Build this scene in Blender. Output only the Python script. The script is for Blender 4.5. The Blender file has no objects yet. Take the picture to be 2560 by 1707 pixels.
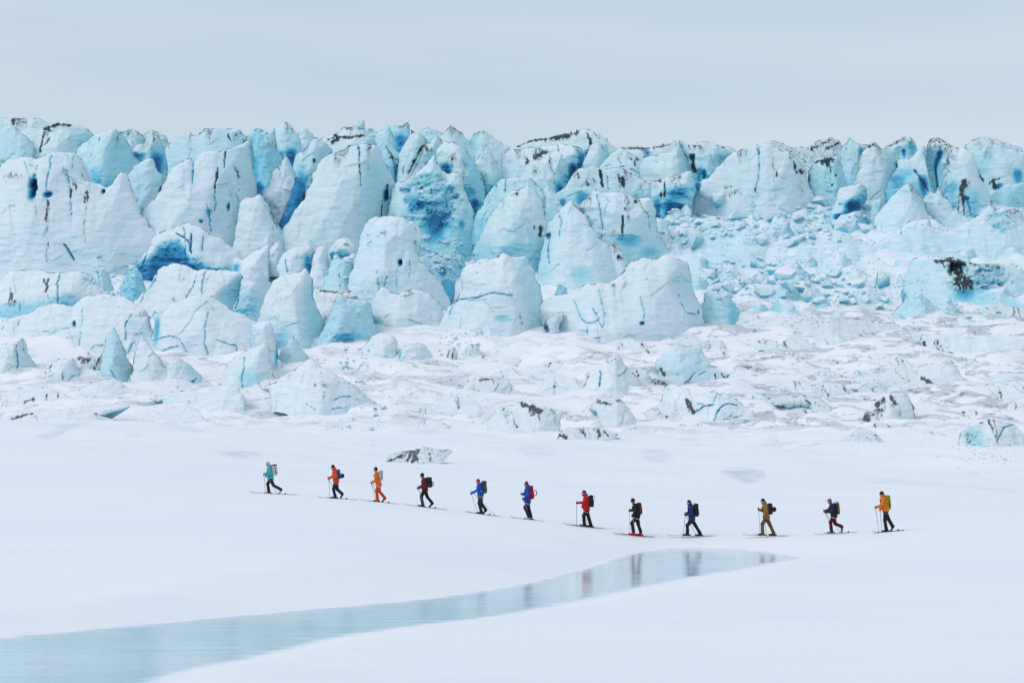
import bpy, bmesh, math, random
import numpy as np
from mathutils import Vector, Matrix, Euler

random.seed(7)
RNG = np.random.default_rng(11)
scene = bpy.context.scene
COL = scene.collection

# ------------------------------------------------------------------ camera
F = 6044.0                      # focal length in photograph pixels (2560 wide)
CZ = 7.3                        # eye height above the frozen stream (z = 0)
HOR = 1000.0                    # photograph row of the eye level
PITCH = math.atan((HOR - 853.5) / F)
cam_d = bpy.data.cameras.new('camera')
cam_d.sensor_width = 36.0
cam_d.lens = F * 36.0 / 2560.0
cam_d.clip_start = 1.0
cam_d.clip_end = 20000.0
cam = bpy.data.objects.new('camera', cam_d)
COL.objects.link(cam)
cam.location = (0, 0, CZ)
cam.rotation_euler = (math.pi / 2 + PITCH, 0, 0)
scene.camera = cam

# ------------------------------------------------------------------ sky and light (overcast)
SUN_EL, SUN_AZ = math.radians(48), math.radians(-118)
world = bpy.data.worlds.new('World')
scene.world = world
world.use_nodes = True
wt = world.node_tree
for n in list(wt.nodes):
    wt.nodes.remove(n)
def wn(t, **k):
    n = wt.nodes.new(t)
    for a, b in k.items():
        setattr(n, a, b)
    return n
w_out = wn('ShaderNodeOutputWorld')
w_bg = wn('ShaderNodeBackground')
w_sky = wn('ShaderNodeTexSky', sky_type='NISHITA', sun_disc=False)
w_sky.sun_elevation = SUN_EL
w_sky.sun_rotation = SUN_AZ
w_co = wn('ShaderNodeTexCoord')
w_map = wn('ShaderNodeMapping')
w_map.inputs['Scale'].default_value = (1.5, 1.5, 8.0)
w_map.inputs['Location'].default_value = (0.35, 0.0, 0.55)
w_noi = wn('ShaderNodeTexNoise')
w_noi.inputs['Scale'].default_value = 1.0
w_noi.inputs['Detail'].default_value = 4.0
w_noi.inputs['Roughness'].default_value = 0.5
w_noi.inputs['Distortion'].default_value = 0.5
w_ramp = wn('ShaderNodeValToRGB')
w_ramp.color_ramp.elements[0].position = 0.30
w_ramp.color_ramp.elements[0].color = (0.42, 0.555, 0.68, 1)
w_ramp.color_ramp.elements[1].position = 0.66
w_ramp.color_ramp.elements[1].color = (0.61, 0.705, 0.80, 1)
w_sep = wn('ShaderNodeSeparateXYZ')
w_hz = wn('ShaderNodeMapRange')
w_hz.inputs['From Min'].default_value = 0.07
w_hz.inputs['From Max'].default_value = 0.15
w_hz.inputs['To Min'].default_value = 0.62
w_hz.inputs['To Max'].default_value = 0.0
w_m1 = wn('ShaderNodeMix', data_type='RGBA')
w_m1.inputs['B'].default_value = (0.61, 0.705, 0.80, 1)
w_dim = wn('ShaderNodeVectorMath', operation='SCALE')
w_dim.inputs['Scale'].default_value = 0.10
w_m2 = wn('ShaderNodeMix', data_type='RGBA')
w_m2.inputs['Factor'].default_value = 0.9
L = wt.links.new
L(w_co.outputs['Generated'], w_map.inputs['Vector'])
L(w_map.outputs[0], w_noi.inputs['Vector'])
L(w_noi.outputs['Fac'], w_ramp.inputs['Fac'])
L(w_co.outputs['Generated'], w_sep.inputs[0])
L(w_sep.outputs['Z'], w_hz.inputs['Value'])
L(w_hz.outputs[0], w_m1.inputs['Factor'])
L(w_ramp.outputs['Color'], w_m1.inputs['A'])
L(w_sky.outputs[0], w_dim.inputs[0])
L(w_dim.outputs[0], w_m2.inputs['A'])
L(w_m1.outputs['Result'], w_m2.inputs['B'])
L(w_m2.outputs['Result'], w_bg.inputs['Color'])
w_bg.inputs['Strength'].default_value = 1.0
L(w_bg.outputs[0], w_out.inputs['Surface'])

sun_d = bpy.data.lights.new('sun', 'SUN')
sun_d.energy = 1.15
sun_d.angle = math.radians(32)
sun_d.color = (1.0, 0.905, 0.895)
sun = bpy.data.objects.new('sun', sun_d)
COL.objects.link(sun)
sun.rotation_euler = (math.pi / 2 - SUN_EL, 0, math.radians(-62))

scene.view_settings.view_transform = 'Standard'
scene.view_settings.look = 'None'
scene.view_settings.exposure = 0.10
scene.view_settings.gamma = 1.0
scene.view_settings.use_curve_mapping = False
scene.render.engine = 'CYCLES'
scene.cycles.max_bounces = 10
scene.cycles.diffuse_bounces = 5
scene.cycles.glossy_bounces = 3
scene.cycles.use_denoising = True

# ------------------------------------------------------------------ helpers
CT, ST = math.cos(PITCH), math.sin(PITCH)
def at(u, v, D):
    """photograph pixel + distance (world y) -> point"""
    u = np.asarray(u, float); v = np.asarray(v, float); D = np.asarray(D, float)
    xc = (u - 1280.0) / F
    yc = -(v - 853.5) / F
    Y = CT - yc * ST
    Z = ST + yc * CT
    k = D / Y
    return np.stack([xc * k, D + 0 * k, CZ + Z * k], -1)
def proj(x, y, z):
    dz = z - CZ
    fw = y * CT + dz * ST
    up = -y * ST + dz * CT
    return 1280 + F * x / fw, 853.5 - F * up / fw

def _hash(ix, iy, iz):
    h = (ix * 374761393 + iy * 668265263 + iz * 2147483647) & 0xFFFFFFFF
    h = ((h ^ (h >> 13)) * 1274126177) & 0xFFFFFFFF
    h = ((h ^ (h >> 16)) * 2246822519) & 0xFFFFFFFF
    return ((h ^ (h >> 15)) & 0xFFFFFF) / float(0x800000) - 1.0
def vnoise(x, y, z):
    x = np.asarray(x, float); y = np.asarray(y, float) + 0 * x; z = np.asarray(z, float) + 0 * x
    ix = np.floor(x).astype(np.int64); iy = np.floor(y).astype(np.int64); iz = np.floor(z).astype(np.int64)
    fx, fy, fz = x - ix, y - iy, z - iz
    fx = fx * fx * (3 - 2 * fx); fy = fy * fy * (3 - 2 * fy); fz = fz * fz * (3 - 2 * fz)
    r = 0
    for a in (0, 1):
        wx = fx if a else 1 - fx
        for b in (0, 1):
            wy = fy if b else 1 - fy
            for c in (0, 1):
                wz = fz if c else 1 - fz
                r = r + wx * wy * wz * _hash(ix + a, iy + b, iz + c)
    return r
def fbm(x, y, z, o=4, g=0.5):
    r = 0; a = 1.0; f = 1.0
    for i in range(o):
        r = r + a * vnoise(x * f + 17.3 * i, y * f + 5.1 * i, z * f + 9.7 * i)
        a *= g; f *= 2.03
    return r
def smooth(a, b, x):
    t = np.clip((x - a) / (b - a), 0, 1)
    return t * t * (3 - 2 * t)

def tag(o, label=None, cat=None, group=None, kind=None):
    if label: o['label'] = label
    if cat: o['category'] = cat
    if group: o['group'] = group
    if kind: o['kind'] = kind
    return o
def mesh_np(name, verts, quads=None, tris=None, marks=None, smooth_shade=True):
    me = bpy.data.meshes.new(name)
    nq = 0 if quads is None else len(quads)
    nt = 0 if tris is None else len(tris)
    me.vertices.add(len(verts))
    me.vertices.foreach_set('co', np.asarray(verts, np.float32).ravel())
    loops = []
    if nq: loops.append(np.asarray(quads).ravel())
    if nt: loops.append(np.asarray(tris).ravel())
    loops = np.concatenate(loops).astype(np.int32)
    me.loops.add(len(loops))
    me.loops.foreach_set('vertex_index', loops)
    me.polygons.add(nq + nt)
    st = np.concatenate([np.arange(nq) * 4, nq * 4 + np.arange(nt) * 3]).astype(np.int32)
    me.polygons.foreach_set('loop_start', st)
    me.polygons.foreach_set('use_smooth', np.full(nq + nt, smooth_shade))
    if marks is not None:
        at_ = me.attributes.new('marks', 'FLOAT_COLOR', 'POINT')
        at_.data.foreach_set('color', np.asarray(marks, np.float32).ravel())
    me.update(calc_edges=True)
    me.validate()
    return me
def link(name, me, mat=None, parent=None):
    o = bpy.data.objects.new(name, me)
    COL.objects.link(o)
    if mat is not None:
        me.materials.append(mat) if not me.materials else None
    if parent is not None:
        o.parent = parent
    return o

# ------------------------------------------------------------------ materials
def new_mat(name):
    m = bpy.data.materials.new(name)
    m.use_nodes = True
    nt = m.node_tree
    b = nt.nodes['Principled BSDF']
    return m, nt, b
def N(nt, t, **k):
    n = nt.nodes.new(t)
    for a, b in k.items():
        setattr(n, a, b)
    return n
def math_node(nt, op, a, b=None, clamp=False):
    n = N(nt, 'ShaderNodeMath', operation=op, use_clamp=clamp)
    for i, x in enumerate((a, b)):
        if x is None: continue
        if isinstance(x, (int, float)): n.inputs[i].default_value = x
        else: nt.links.new(x, n.inputs[i])
    return n.outputs[0]
def noise_node(nt, vec, scale, detail=4, rough=0.55, dist=0.0):
    n = N(nt, 'ShaderNodeTexNoise')
    n.inputs['Scale'].default_value = scale
    n.inputs['Detail'].default_value = detail
    n.inputs['Roughness'].default_value = rough
    n.inputs['Distortion'].default_value = dist
    nt.links.new(vec, n.inputs['Vector'])
    return n.outputs['Fac']
def stretch(nt, vec, sx, sy, sz, rot=(0, 0, 0)):
    n = N(nt, 'ShaderNodeMapping')
    n.inputs['Scale'].default_value = (sx, sy, sz)
    n.inputs['Rotation'].default_value = rot
    nt.links.new(vec, n.inputs['Vector'])
    return n.outputs[0]
def mixc(nt, fac, a, b, mode='MIX'):
    n = N(nt, 'ShaderNodeMix', data_type='RGBA', blend_type=mode)
    for s, x in (('Factor', fac), ('A', a), ('B', b)):
        if isinstance(x, (int, float)): n.inputs[s].default_value = x
        elif isinstance(x, tuple): n.inputs[s].default_value = (*x, 1)
        else: nt.links.new(x, n.inputs[s])
    return n.outputs['Result']
def maprange(nt, v, a, b, c=0.0, d=1.0, smoothstep=True):
    n = N(nt, 'ShaderNodeMapRange')
    n.interpolation_type = 'SMOOTHSTEP' if smoothstep else 'LINEAR'
    n.inputs['From Min'].default_value = a; n.inputs['From Max'].default_value = b
    n.inputs['To Min'].default_value = c; n.inputs['To Max'].default_value = d
    nt.links.new(v, n.inputs['Value'])
    return n.outputs[0]
def bump(nt, h, strength, dist, prev=None):
    n = N(nt, 'ShaderNodeBump')
    n.inputs['Strength'].default_value = strength
    n.inputs['Distance'].default_value = dist
    nt.links.new(h, n.inputs['Height'])
    if prev is not None: nt.links.new(prev, n.inputs['Normal'])
    return n.outputs[0]

def make_ice():
    """glacier ice: white weathered crust, blue where marked (painted crevice shade included) or overhanging, grit"""
    m, nt, b = new_mat('glacier_ice')
    geo = N(nt, 'ShaderNodeNewGeometry')
    pos = geo.outputs['Position']
    att = N(nt, 'ShaderNodeAttribute', attribute_name='marks')
    sep = N(nt, 'ShaderNodeSeparateColor')
    nt.links.new(att.outputs['Color'], sep.inputs[0])
    blue_a, dirt_a, tint_a = sep.outputs[0], sep.outputs[1], sep.outputs[2]
    rough_a = att.outputs['Alpha']
    sx = N(nt, 'ShaderNodeSeparateXYZ')
    nt.links.new(geo.outputs['True Normal'], sx.inputs[0])
    nz = sx.outputs['Z']
    n_big = noise_node(nt, pos, 0.13, 3)
    n_mid = noise_node(nt, pos, 0.7, 5, 0.6)
    n_lay = noise_node(nt, stretch(nt, pos, 0.25, 0.25, 2.2), 1.0, 5, 0.6, 0.3)
    n_rip = noise_node(nt, stretch(nt, pos, 0.55, 0.55, 2.6), 1.0, 5, 0.62, 0.5)
    n_fin = noise_node(nt, pos, 4.0, 4, 0.65)
    n_str = noise_node(nt, stretch(nt, pos, 3.6, 3.6, 0.55), 1.0, 6, 0.68, 0.5)
    n_spk = noise_node(nt, stretch(nt, pos, 1.7, 1.7, 1.1), 1.0, 6, 0.72, 0.2)
    # blue
    over = maprange(nt, nz, -0.05, -0.6, 0.0, 0.34)
    bl = math_node(nt, 'MULTIPLY', blue_a, math_node(nt, 'ADD', 0.8, math_node(nt, 'MULTIPLY', n_mid, 0.4)))
    lay = math_node(nt, 'MULTIPLY', maprange(nt, n_lay, 0.50, 0.75), 0.10)
    rgh = math_node(nt, 'MULTIPLY', rough_a, maprange(nt, n_spk, 0.50, 0.66))
    bl = math_node(nt, 'ADD', math_node(nt, 'ADD', bl, over), math_node(nt, 'ADD', lay, math_node(nt, 'MULTIPLY', rgh, 0.6)), True)
    ramp = N(nt, 'ShaderNodeValToRGB')
    cr = ramp.color_ramp
    cr.elements[0].position = 0.0; cr.elements[0].color = (0.0, 0.0, 0.0, 1)
    cr.elements[1].position = 1.0; cr.elements[1].color = (0.010, 0.085, 0.20, 1)
    for p, c in ((0.28, (0.42, 0.72, 0.81)), (0.55, (0.10, 0.46, 0.66)), (0.8, (0.022, 0.21, 0.44))):
        e = cr.elements.new(p); e.color = (*c, 1)
    cr.elements[0].color = (0.80, 0.835, 0.865, 1)
    nt.links.new(bl, ramp.inputs['Fac'])
    # weathered tint: upper ice is bare and cyan, lower is powdered with snow
    tint = math_node(nt, 'MULTIPLY', math_node(nt, 'ADD', 0.26, math_node(nt, 'MULTIPLY', tint_a, 0.58)), math_node(nt, 'ADD', 0.72, math_node(nt, 'MULTIPLY', n_big, 0.6)), True)
    c = mixc(nt, tint, ramp.outputs['Color'], mixc(nt, 1.0, ramp.outputs['Color'], (0.77, 0.965, 0.955), 'MULTIPLY'))
    # snow powder lies where the ice is not steep
    snow = math_node(nt, 'MULTIPLY', maprange(nt, math_node(nt, 'ADD', nz, math_node(nt, 'MULTIPLY', n_mid, 0.5)), 0.88, 1.22), math_node(nt, 'SUBTRACT', 1.0, math_node(nt, 'MULTIPLY', dirt_a, 0.8, True)))
    c = mixc(nt, snow, c, (0.86, 0.86, 0.90))
    # crust texture: darker mottling from the ripple and fine noise
    c = mixc(nt, maprange(nt, n_rip, 0.44, 0.64, 0.0, 0.55), c, mixc(nt, 1.0, c, (0.84, 0.90, 0.92), 'MULTIPLY'))
    c = mixc(nt, maprange(nt, n_fin, 0.50, 0.72, 0.0, 0.45), c, mixc(nt, 1.0, c, (0.86, 0.91, 0.93), 'MULTIPLY'))
    # grit
    faint = math_node(nt, 'MULTIPLY', maprange(nt, n_spk, 0.60, 0.80), 0.16)
    lo_ = math_node(nt, 'SUBTRACT', 0.69, math_node(nt, 'MULTIPLY', dirt_a, 0.395))
    cov = math_node(nt, 'MULTIPLY', math_node(nt, 'SUBTRACT', n_str, lo_), 8.0, True)
    dsum = math_node(nt, 'MULTIPLY', cov, math_node(nt, 'MULTIPLY', dirt_a, 3.0, True))
    veil = math_node(nt, 'MULTIPLY', math_node(nt, 'MULTIPLY', dirt_a, 0.34), maprange(nt, n_str, 0.25, 0.6, 0.3, 1.0))
    dsum = math_node(nt, 'ADD', math_node(nt, 'ADD', dsum, veil), faint, True)
    c = mixc(nt, dsum, c, mixc(nt, tint_a, (0.075, 0.088, 0.098), (0.022, 0.040, 0.046)))
    nt.links.new(c, b.inputs['Base Color'])
    b.inputs['Roughness'].default_value = 0.55
    b.inputs['Specular IOR Level'].default_value = 0.25
    h = math_node(nt, 'ADD', n_rip, math_node(nt, 'MULTIPLY', n_fin, 0.35))
    b1 = bump(nt, h, 0.8, 0.15)
    b2 = bump(nt, math_node(nt, 'MULTIPLY', n_spk, rough_a), 0.8, 0.5, b1)
    nt.links.new(b2, b.inputs['Normal'])
    return m

def make_snow():
    m, nt, b = new_mat('wind_packed_snow')
    geo = N(nt, 'ShaderNodeNewGeometry')
    pos = geo.outputs['Position']
    att = N(nt, 'ShaderNodeAttribute', attribute_name='marks')
    sep = N(nt, 'ShaderNodeSeparateColor')
    nt.links.new(att.outputs['Color'], sep.inputs[0])
    n_big = noise_node(nt, stretch(nt, pos, 0.03, 0.06, 0.05), 1.0, 3)
    n_wind = noise_node(nt, stretch(nt, pos, 0.35, 1.6, 1.0), 1.0, 5, 0.6, 0.5)
    n_fin = noise_node(nt, stretch(nt, pos, 2.0, 5.0, 3.0), 1.0, 5, 0.65)
    n_mid = noise_node(nt, stretch(nt, pos, 0.5, 0.9, 0.9), 1.0, 6, 0.7, 0.8)
    c = mixc(nt, maprange(nt, n_big, 0.35, 0.68), (0.885, 0.88, 0.90), (0.85, 0.86, 0.895))
    c = mixc(nt, maprange(nt, n_wind, 0.45, 0.72, 0.0, 0.22), c, (0.78, 0.84, 0.90))
    n_crust = noise_node(nt, stretch(nt, pos, 0.06, 0.42, 0.3), 1.0, 6, 0.66, 0.7)
    c = mixc(nt, maprange(nt, n_crust, 0.42, 0.68, 0.0, 0.5), c, (0.795, 0.835, 0.88))
    # bare wind-scoured ice showing through (own shape: marks.r)
    bare = math_node(nt, 'MULTIPLY', sep.outputs[0], maprange(nt, n_mid, 0.36, 0.56))
    c = mixc(nt, bare, c, (0.46, 0.55, 0.64))
    dirt = math_node(nt, 'MULTIPLY', sep.outputs[1], maprange(nt, n_mid, 0.50, 0.66))
    c = mixc(nt, dirt, c, (0.09, 0.11, 0.13))
    nt.links.new(c, b.inputs['Base Color'])
    b.inputs['Roughness'].default_value = 0.7
    b.inputs['Specular IOR Level'].default_value = 0.2
    h = math_node(nt, 'ADD', math_node(nt, 'MULTIPLY', n_wind, 1.0), math_node(nt, 'MULTIPLY', n_fin, 0.3))
    nt.links.new(bump(nt, h, 0.6, 0.09), b.inputs['Normal'])
    return m

def make_stream():
    m, nt, b = new_mat('frozen_water')
    geo = N(nt, 'ShaderNodeNewGeometry')
    pos = geo.outputs['Position']
    sx = N(nt, 'ShaderNodeSeparateXYZ'); nt.links.new(pos, sx.inputs[0])
    n1 = noise_node(nt, stretch(nt, pos, 0.06, 0.10, 1), 1.0, 4, 0.6)
    n2 = noise_node(nt, stretch(nt, pos, 0.35, 1.6, 1), 1.0, 5, 0.65, 0.4)
    n3 = noise_node(nt, stretch(nt, pos, 1.5, 7.0, 1), 1.0, 4, 0.6, 0.2)
    deep = maprange(nt, sx.outputs['X'], -4.0, 6.0, 1.0, 0.0)      # the clear teal reach is upstream, frost downstream
    c = mixc(nt, deep, (0.60, 0.69, 0.76), (0.44, 0.62, 0.655))
    frost = math_node(nt, 'ADD', maprange(nt, n2, 0.50, 0.74, 0.0, 0.45), maprange(nt, n1, 0.50, 0.70, 0.0, 0.35), True)
    c = mixc(nt, frost, c, (0.76, 0.83, 0.87))
    c = mixc(nt, maprange(nt, n1, 0.30, 0.55, 0.25, 0.0), c, (0.25, 0.42, 0.48))
    att = N(nt, 'ShaderNodeAttribute', attribute_name='marks')
    sep = N(nt, 'ShaderNodeSeparateColor'); nt.links.new(att.outputs['Color'], sep.inputs[0])
    rim = maprange(nt, math_node(nt, 'ADD', sep.outputs[0], math_node(nt, 'MULTIPLY', math_node(nt, 'SUBTRACT', n2, 0.5), 1.1)), 0.25, 0.85)
    c = mixc(nt, rim, c, (0.86, 0.87, 0.91))
    nt.links.new(c, b.inputs['Base Color'])
    b.inputs['IOR'].default_value = 1.31
    rg = math_node(nt, 'ADD', maprange(nt, n2, 0.35, 0.75, 0.06, 0.20), math_node(nt, 'MULTIPLY', rim, 0.5))
    nt.links.new(rg, b.inputs['Roughness'])
    nt.links.new(math_node(nt, 'SUBTRACT', 0.5, math_node(nt, 'MULTIPLY', rim, 0.4)), b.inputs['Specular IOR Level'])
    nt.links.new(bump(nt, math_node(nt, 'ADD', n3, n2), 0.12, 0.02), b.inputs['Normal'])
    return m

def make_slope():
    """snow-covered foot of the glacier: bare grey-blue ice and grit show through in wind-torn patches"""
    m, nt, b = new_mat('drifted_glacier_snow')
    geo = N(nt, 'ShaderNodeNewGeometry')
    pos = geo.outputs['Position']
    att = N(nt, 'ShaderNodeAttribute', attribute_name='marks')
    sep = N(nt, 'ShaderNodeSeparateColor')
    nt.links.new(att.outputs['Color'], sep.inputs[0])
    wind = stretch(nt, pos, 0.22, 0.30, 0.75, (0, math.radians(-16), 0))
    n_a = noise_node(nt, wind, 1.0, 7, 0.68, 0.9)
    n_b = noise_node(nt, stretch(nt, pos, 1.4, 1.0, 3.4, (0, math.radians(24), 0)), 1.0, 6, 0.7, 0.6)
    n_c = noise_node(nt, stretch(nt, pos, 0.5, 0.5, 1.6), 1.0, 6, 0.7, 0.4)
    n_big = noise_node(nt, pos, 0.09, 3)
    c = mixc(nt, maprange(nt, n_big, 0.35, 0.65), (0.89, 0.882, 0.905), (0.86, 0.87, 0.90))
    c = mixc(nt, math_node(nt, 'MULTIPLY', sep.outputs[2], maprange(nt, n_c, 0.30, 0.62)), c, (0.70, 0.85, 0.90))
    c = mixc(nt, math_node(nt, 'MULTIPLY', sep.outputs[0], maprange(nt, n_c, 0.36, 0.60)), c, (0.40, 0.66, 0.76))
    reg = sep.outputs[1]
    bare = math_node(nt, 'MULTIPLY', reg, maprange(nt, n_a, 0.50, 0.60), True)
    c = mixc(nt, math_node(nt, 'MULTIPLY', bare, 0.85), c, (0.50, 0.585, 0.64))
    grit = math_node(nt, 'MULTIPLY', math_node(nt, 'MULTIPLY', reg, maprange(nt, n_a, 0.50, 0.60)), maprange(nt, n_b, 0.52, 0.66), True)
    c = mixc(nt, grit, c, (0.05, 0.065, 0.075))
    rim = math_node(nt, 'MULTIPLY', math_node(nt, 'MULTIPLY', reg, maprange(nt, n_a, 0.515, 0.53)), maprange(nt, n_a, 0.56, 0.54), True)
    c = mixc(nt, math_node(nt, 'MULTIPLY', rim, 0.35), c, (0.22, 0.27, 0.31))
    nt.links.new(c, b.inputs['Base Color'])
    b.inputs['Roughness'].default_value = 0.65
    b.inputs['Specular IOR Level'].default_value = 0.2
    h = math_node(nt, 'ADD', n_c, math_node(nt, 'MULTIPLY', n_b, 0.3))
    nt.links.new(bump(nt, math_node(nt, 'SUBTRACT', h, math_node(nt, 'MULTIPLY', bare, 0.5)), 0.5, 0.14), b.inputs['Normal'])
    return m

ICE = make_ice()
SLOPE = make_slope()
SNOW = make_snow()
STREAM = make_stream()

_cloth = {}
def cloth(col, rough=0.75, weave=60.0, name=None):
    key = (tuple(col), rough)
    if key in _cloth: return _cloth[key]
    m, nt, b = new_mat(name or 'fabric')
    tc = N(nt, 'ShaderNodeTexCoord')
    n = noise_node(nt, tc.outputs['Object'], 9.0, 4, 0.6)
    lo = tuple(x * 0.6 for x in col)
    hi = tuple(min(1, x * 1.05) for x in col)
    nt.links.new(mixc(nt, maprange(nt, n, 0.3, 0.7), lo, hi), b.inputs['Base Color'])
    b.inputs['Roughness'].default_value = rough
    b.inputs['Specular IOR Level'].default_value = 0.25
    w = noise_node(nt, tc.outputs['Object'], weave, 2, 0.5)
    nt.links.new(bump(nt, w, 0.25, 0.004), b.inputs['Normal'])
    _cloth[key] = m
    return m
# ------------------------------------------------------------------ terrain heights
# rows of the photograph where the ground lies at which distance, from the glacier foot to its crest
PV = np.array([1215, 1165, 1110, 1070, 1045, 1000, 950, 900, 850, 800, 750, 700, 650, 600, 550, 500, 450, 400, 350, 318.])
PD = np.array([188, 205, 222, 240, 248, 258, 270, 281, 290, 300, 312, 325, 338, 350, 362, 374, 388, 405, 430, 455.])
def prof(v):
    return np.interp(-np.asarray(v, float), -PV, PD)
_pz = at(1280 + 0 * PV, PV, PD)[:, 2]
def slope_z(y):
    """glacier slope height from distance"""
    z = np.interp(y, PD, _pz)
    return np.where(y > 420, np.interp(420, PD, _pz) - (y - 420) * 0.10, z)

# skiers' line: (u, v, D) of the ski bottoms, left to right
SKI_LINE = [(-200, 1200, 148), (250, 1205, 145), (622, 1230, 139), (742, 1238, 137.5), (795, 1243, 136.5), (890, 1250, 134.5), (900, 1250, 133), (998, 1261, 132), (1012, 1262, 131.5),
            (1118, 1276, 130), (1162, 1279, 128.5), (1249, 1292, 127), (1276, 1293, 125.5), (1358, 1303, 125), (1409, 1306, 124), (1512, 1319, 123),
            (1532, 1318.5, 122.5), (1635, 1329, 122), (1665, 1330, 122.5), (1786, 1334.5, 122.5), (1855, 1338, 122), (1965, 1340, 121.5),
            (2034, 1338, 121), (2142, 1332, 120.5), (2181, 1332, 119), (2258, 1326, 118.5), (2560, 1308, 119), (2900, 1300, 120)]
CTRL = list(SKI_LINE) + [
    (-300, 1500, 84), (100, 1500, 84), (500, 1470, 84), (900, 1440, 88), (1200, 1400, 96), (0, 1350, 108), (400, 1340, 108), (800, 1345, 108), (1100, 1360, 108), (1350, 1370, 112),
    (1000, 1690, 60), (1500, 1690, 60), (2000, 1690, 59), (2560, 1690, 58), (2900, 1690, 58), (1500, 1600, 70), (2000, 1560, 76), (2560, 1560, 75), (2300, 1440, 93), (2560, 1440, 92), (2900, 1400, 96), (2150, 1380, 108), (2600, 1370, 105),
    (-400, 1085, 200), (0, 1090, 200), (350, 1110, 190), (640, 1150, 178), (900, 1165, 180), (1280, 1190, 170), (1600, 1205, 168), (1900, 1215, 165), (2250, 1225, 160), (2560, 1228, 158), (2900, 1228, 158),
    (-400, 1060, 228), (0, 1062, 228), (640, 1085, 226), (1280, 1115, 222), (1900, 1130, 222), (2560, 1150, 218), (2900, 1150, 218)]
_cp = np.array([at(u, v, d) for u, v, d in CTRL])
_cp[:len(SKI_LINE), 2] -= 0.01
_extra = []
for s in (-30, 0, 30):
    for d in (-30, 0, 20, 40):
        _extra.append((s, d, 2.4))
for s in (-60, -20, 20, 60):
    _extra.append((s, 250, slope_z(250.0) - 1.2))
_cp = np.vstack([_cp, np.array(_extra, float)])
def _tps(r):
    return np.where(r > 1e-9, r * r * np.log(np.maximum(r, 1e-9)), 0.0)
def _tps_fit(P):
    n = len(P)
    d = np.hypot(P[:, None, 0] - P[None, :, 0], P[:, None, 1] - P[None, :, 1]) / 50
    A = np.zeros((n + 3, n + 3))
    A[:n, :n] = _tps(d) + np.eye(n) * 1e-5
    A[:n, n] = 1; A[:n, n + 1] = P[:, 0] / 50; A[:n, n + 2] = P[:, 1] / 50
    A[n:, :n] = A[:n, n:].T
    return np.linalg.solve(A, np.r_[P[:, 2], 0, 0, 0])
_w = _tps_fit(_cp)
# the frozen stream's outline (photograph rows, on the plane z = 0)
STREAM_PX = [(-420, 1622), (0, 1590), (272, 1566), (544, 1541), (816, 1517), (1088, 1491), (1280, 1460), (1389, 1435), (1487, 1408), (1563, 1383), (1661, 1370), (1760, 1368), (1880, 1374), (1960, 1384), (2015, 1394),
             (1933, 1411), (1753, 1443), (1585, 1476), (1487, 1498), (1280, 1536), (1034, 1568), (843, 1598), (653, 1645), (490, 1677), (392, 1707), (180, 1780), (-420, 1950)]
def on_plane(u, v):
    xc = (u - 1280.0) / F; yc = -(v - 853.5) / F
    Y = CT - yc * ST; Z = ST + yc * CT
    k = -CZ / Z
    return xc * k, Y * k
STREAM_XY = np.array([on_plane(u, v) for u, v in STREAM_PX])
def catmull(P, n=5):
    P = np.asarray(P, float)
    out = []
    m = len(P)
    for i in range(m):
        p0, p1, p2, p3 = P[i - 1], P[i], P[(i + 1) % m], P[(i + 2) % m]
        for k in range(n):
            t = k / n
            out.append(0.5 * ((2 * p1) + (-p0 + p2) * t + (2 * p0 - 5 * p1 + 4 * p2 - p3) * t * t + (-p0 + 3 * p1 - 3 * p2 + p3) * t ** 3))
    return np.array(out)
def poly_sdf(x, y, P, skip=None, chunk=60000):
    """(inside, distance to boundary, gradient x, gradient y) ; skip: edge mask left out of the distance"""
    n = len(x)
    ins = np.zeros(n, bool); dd = np.empty(n); gx = np.empty(n); gy = np.empty(n); d2 = np.empty(n)
    A = P; B = np.roll(P, -1, 0); E = B - A
    L2 = np.maximum((E ** 2).sum(1), 1e-12)
    for s in range(0, n, chunk):
        px = x[s:s + chunk, None]; py = y[s:s + chunk, None]
        wx = px - A[:, 0]; wy = py - A[:, 1]
        t = np.clip((wx * E[:, 0] + wy * E[:, 1]) / L2, 0, 1)
        bx = wx - t * E[:, 0]; by = wy - t * E[:, 1]
        q = bx * bx + by * by
        k = q.argmin(1); r = np.arange(len(k))
        dd[s:s + chunk] = np.sqrt(q[r, k]); gx[s:s + chunk] = bx[r, k]; gy[s:s + chunk] = by[r, k]
        if skip is not None:
            q2 = np.where(skip[None, :], 1e9, q)
            d2[s:s + chunk] = np.sqrt(q2.min(1))
        c = ((A[:, 1] <= py) != (B[:, 1] <= py))
        xi = A[:, 0] + (py - A[:, 1]) / np.where(np.abs(E[:, 1]) < 1e-12, 1e-12, E[:, 1]) * E[:, 0]
        ins[s:s + chunk] = (np.sum(c & (px < xi), 1) % 2) == 1
    return ins, dd, gx, gy, (d2 if skip is not None else dd)
STREAM_SM = catmull(STREAM_XY, 4)
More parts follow.
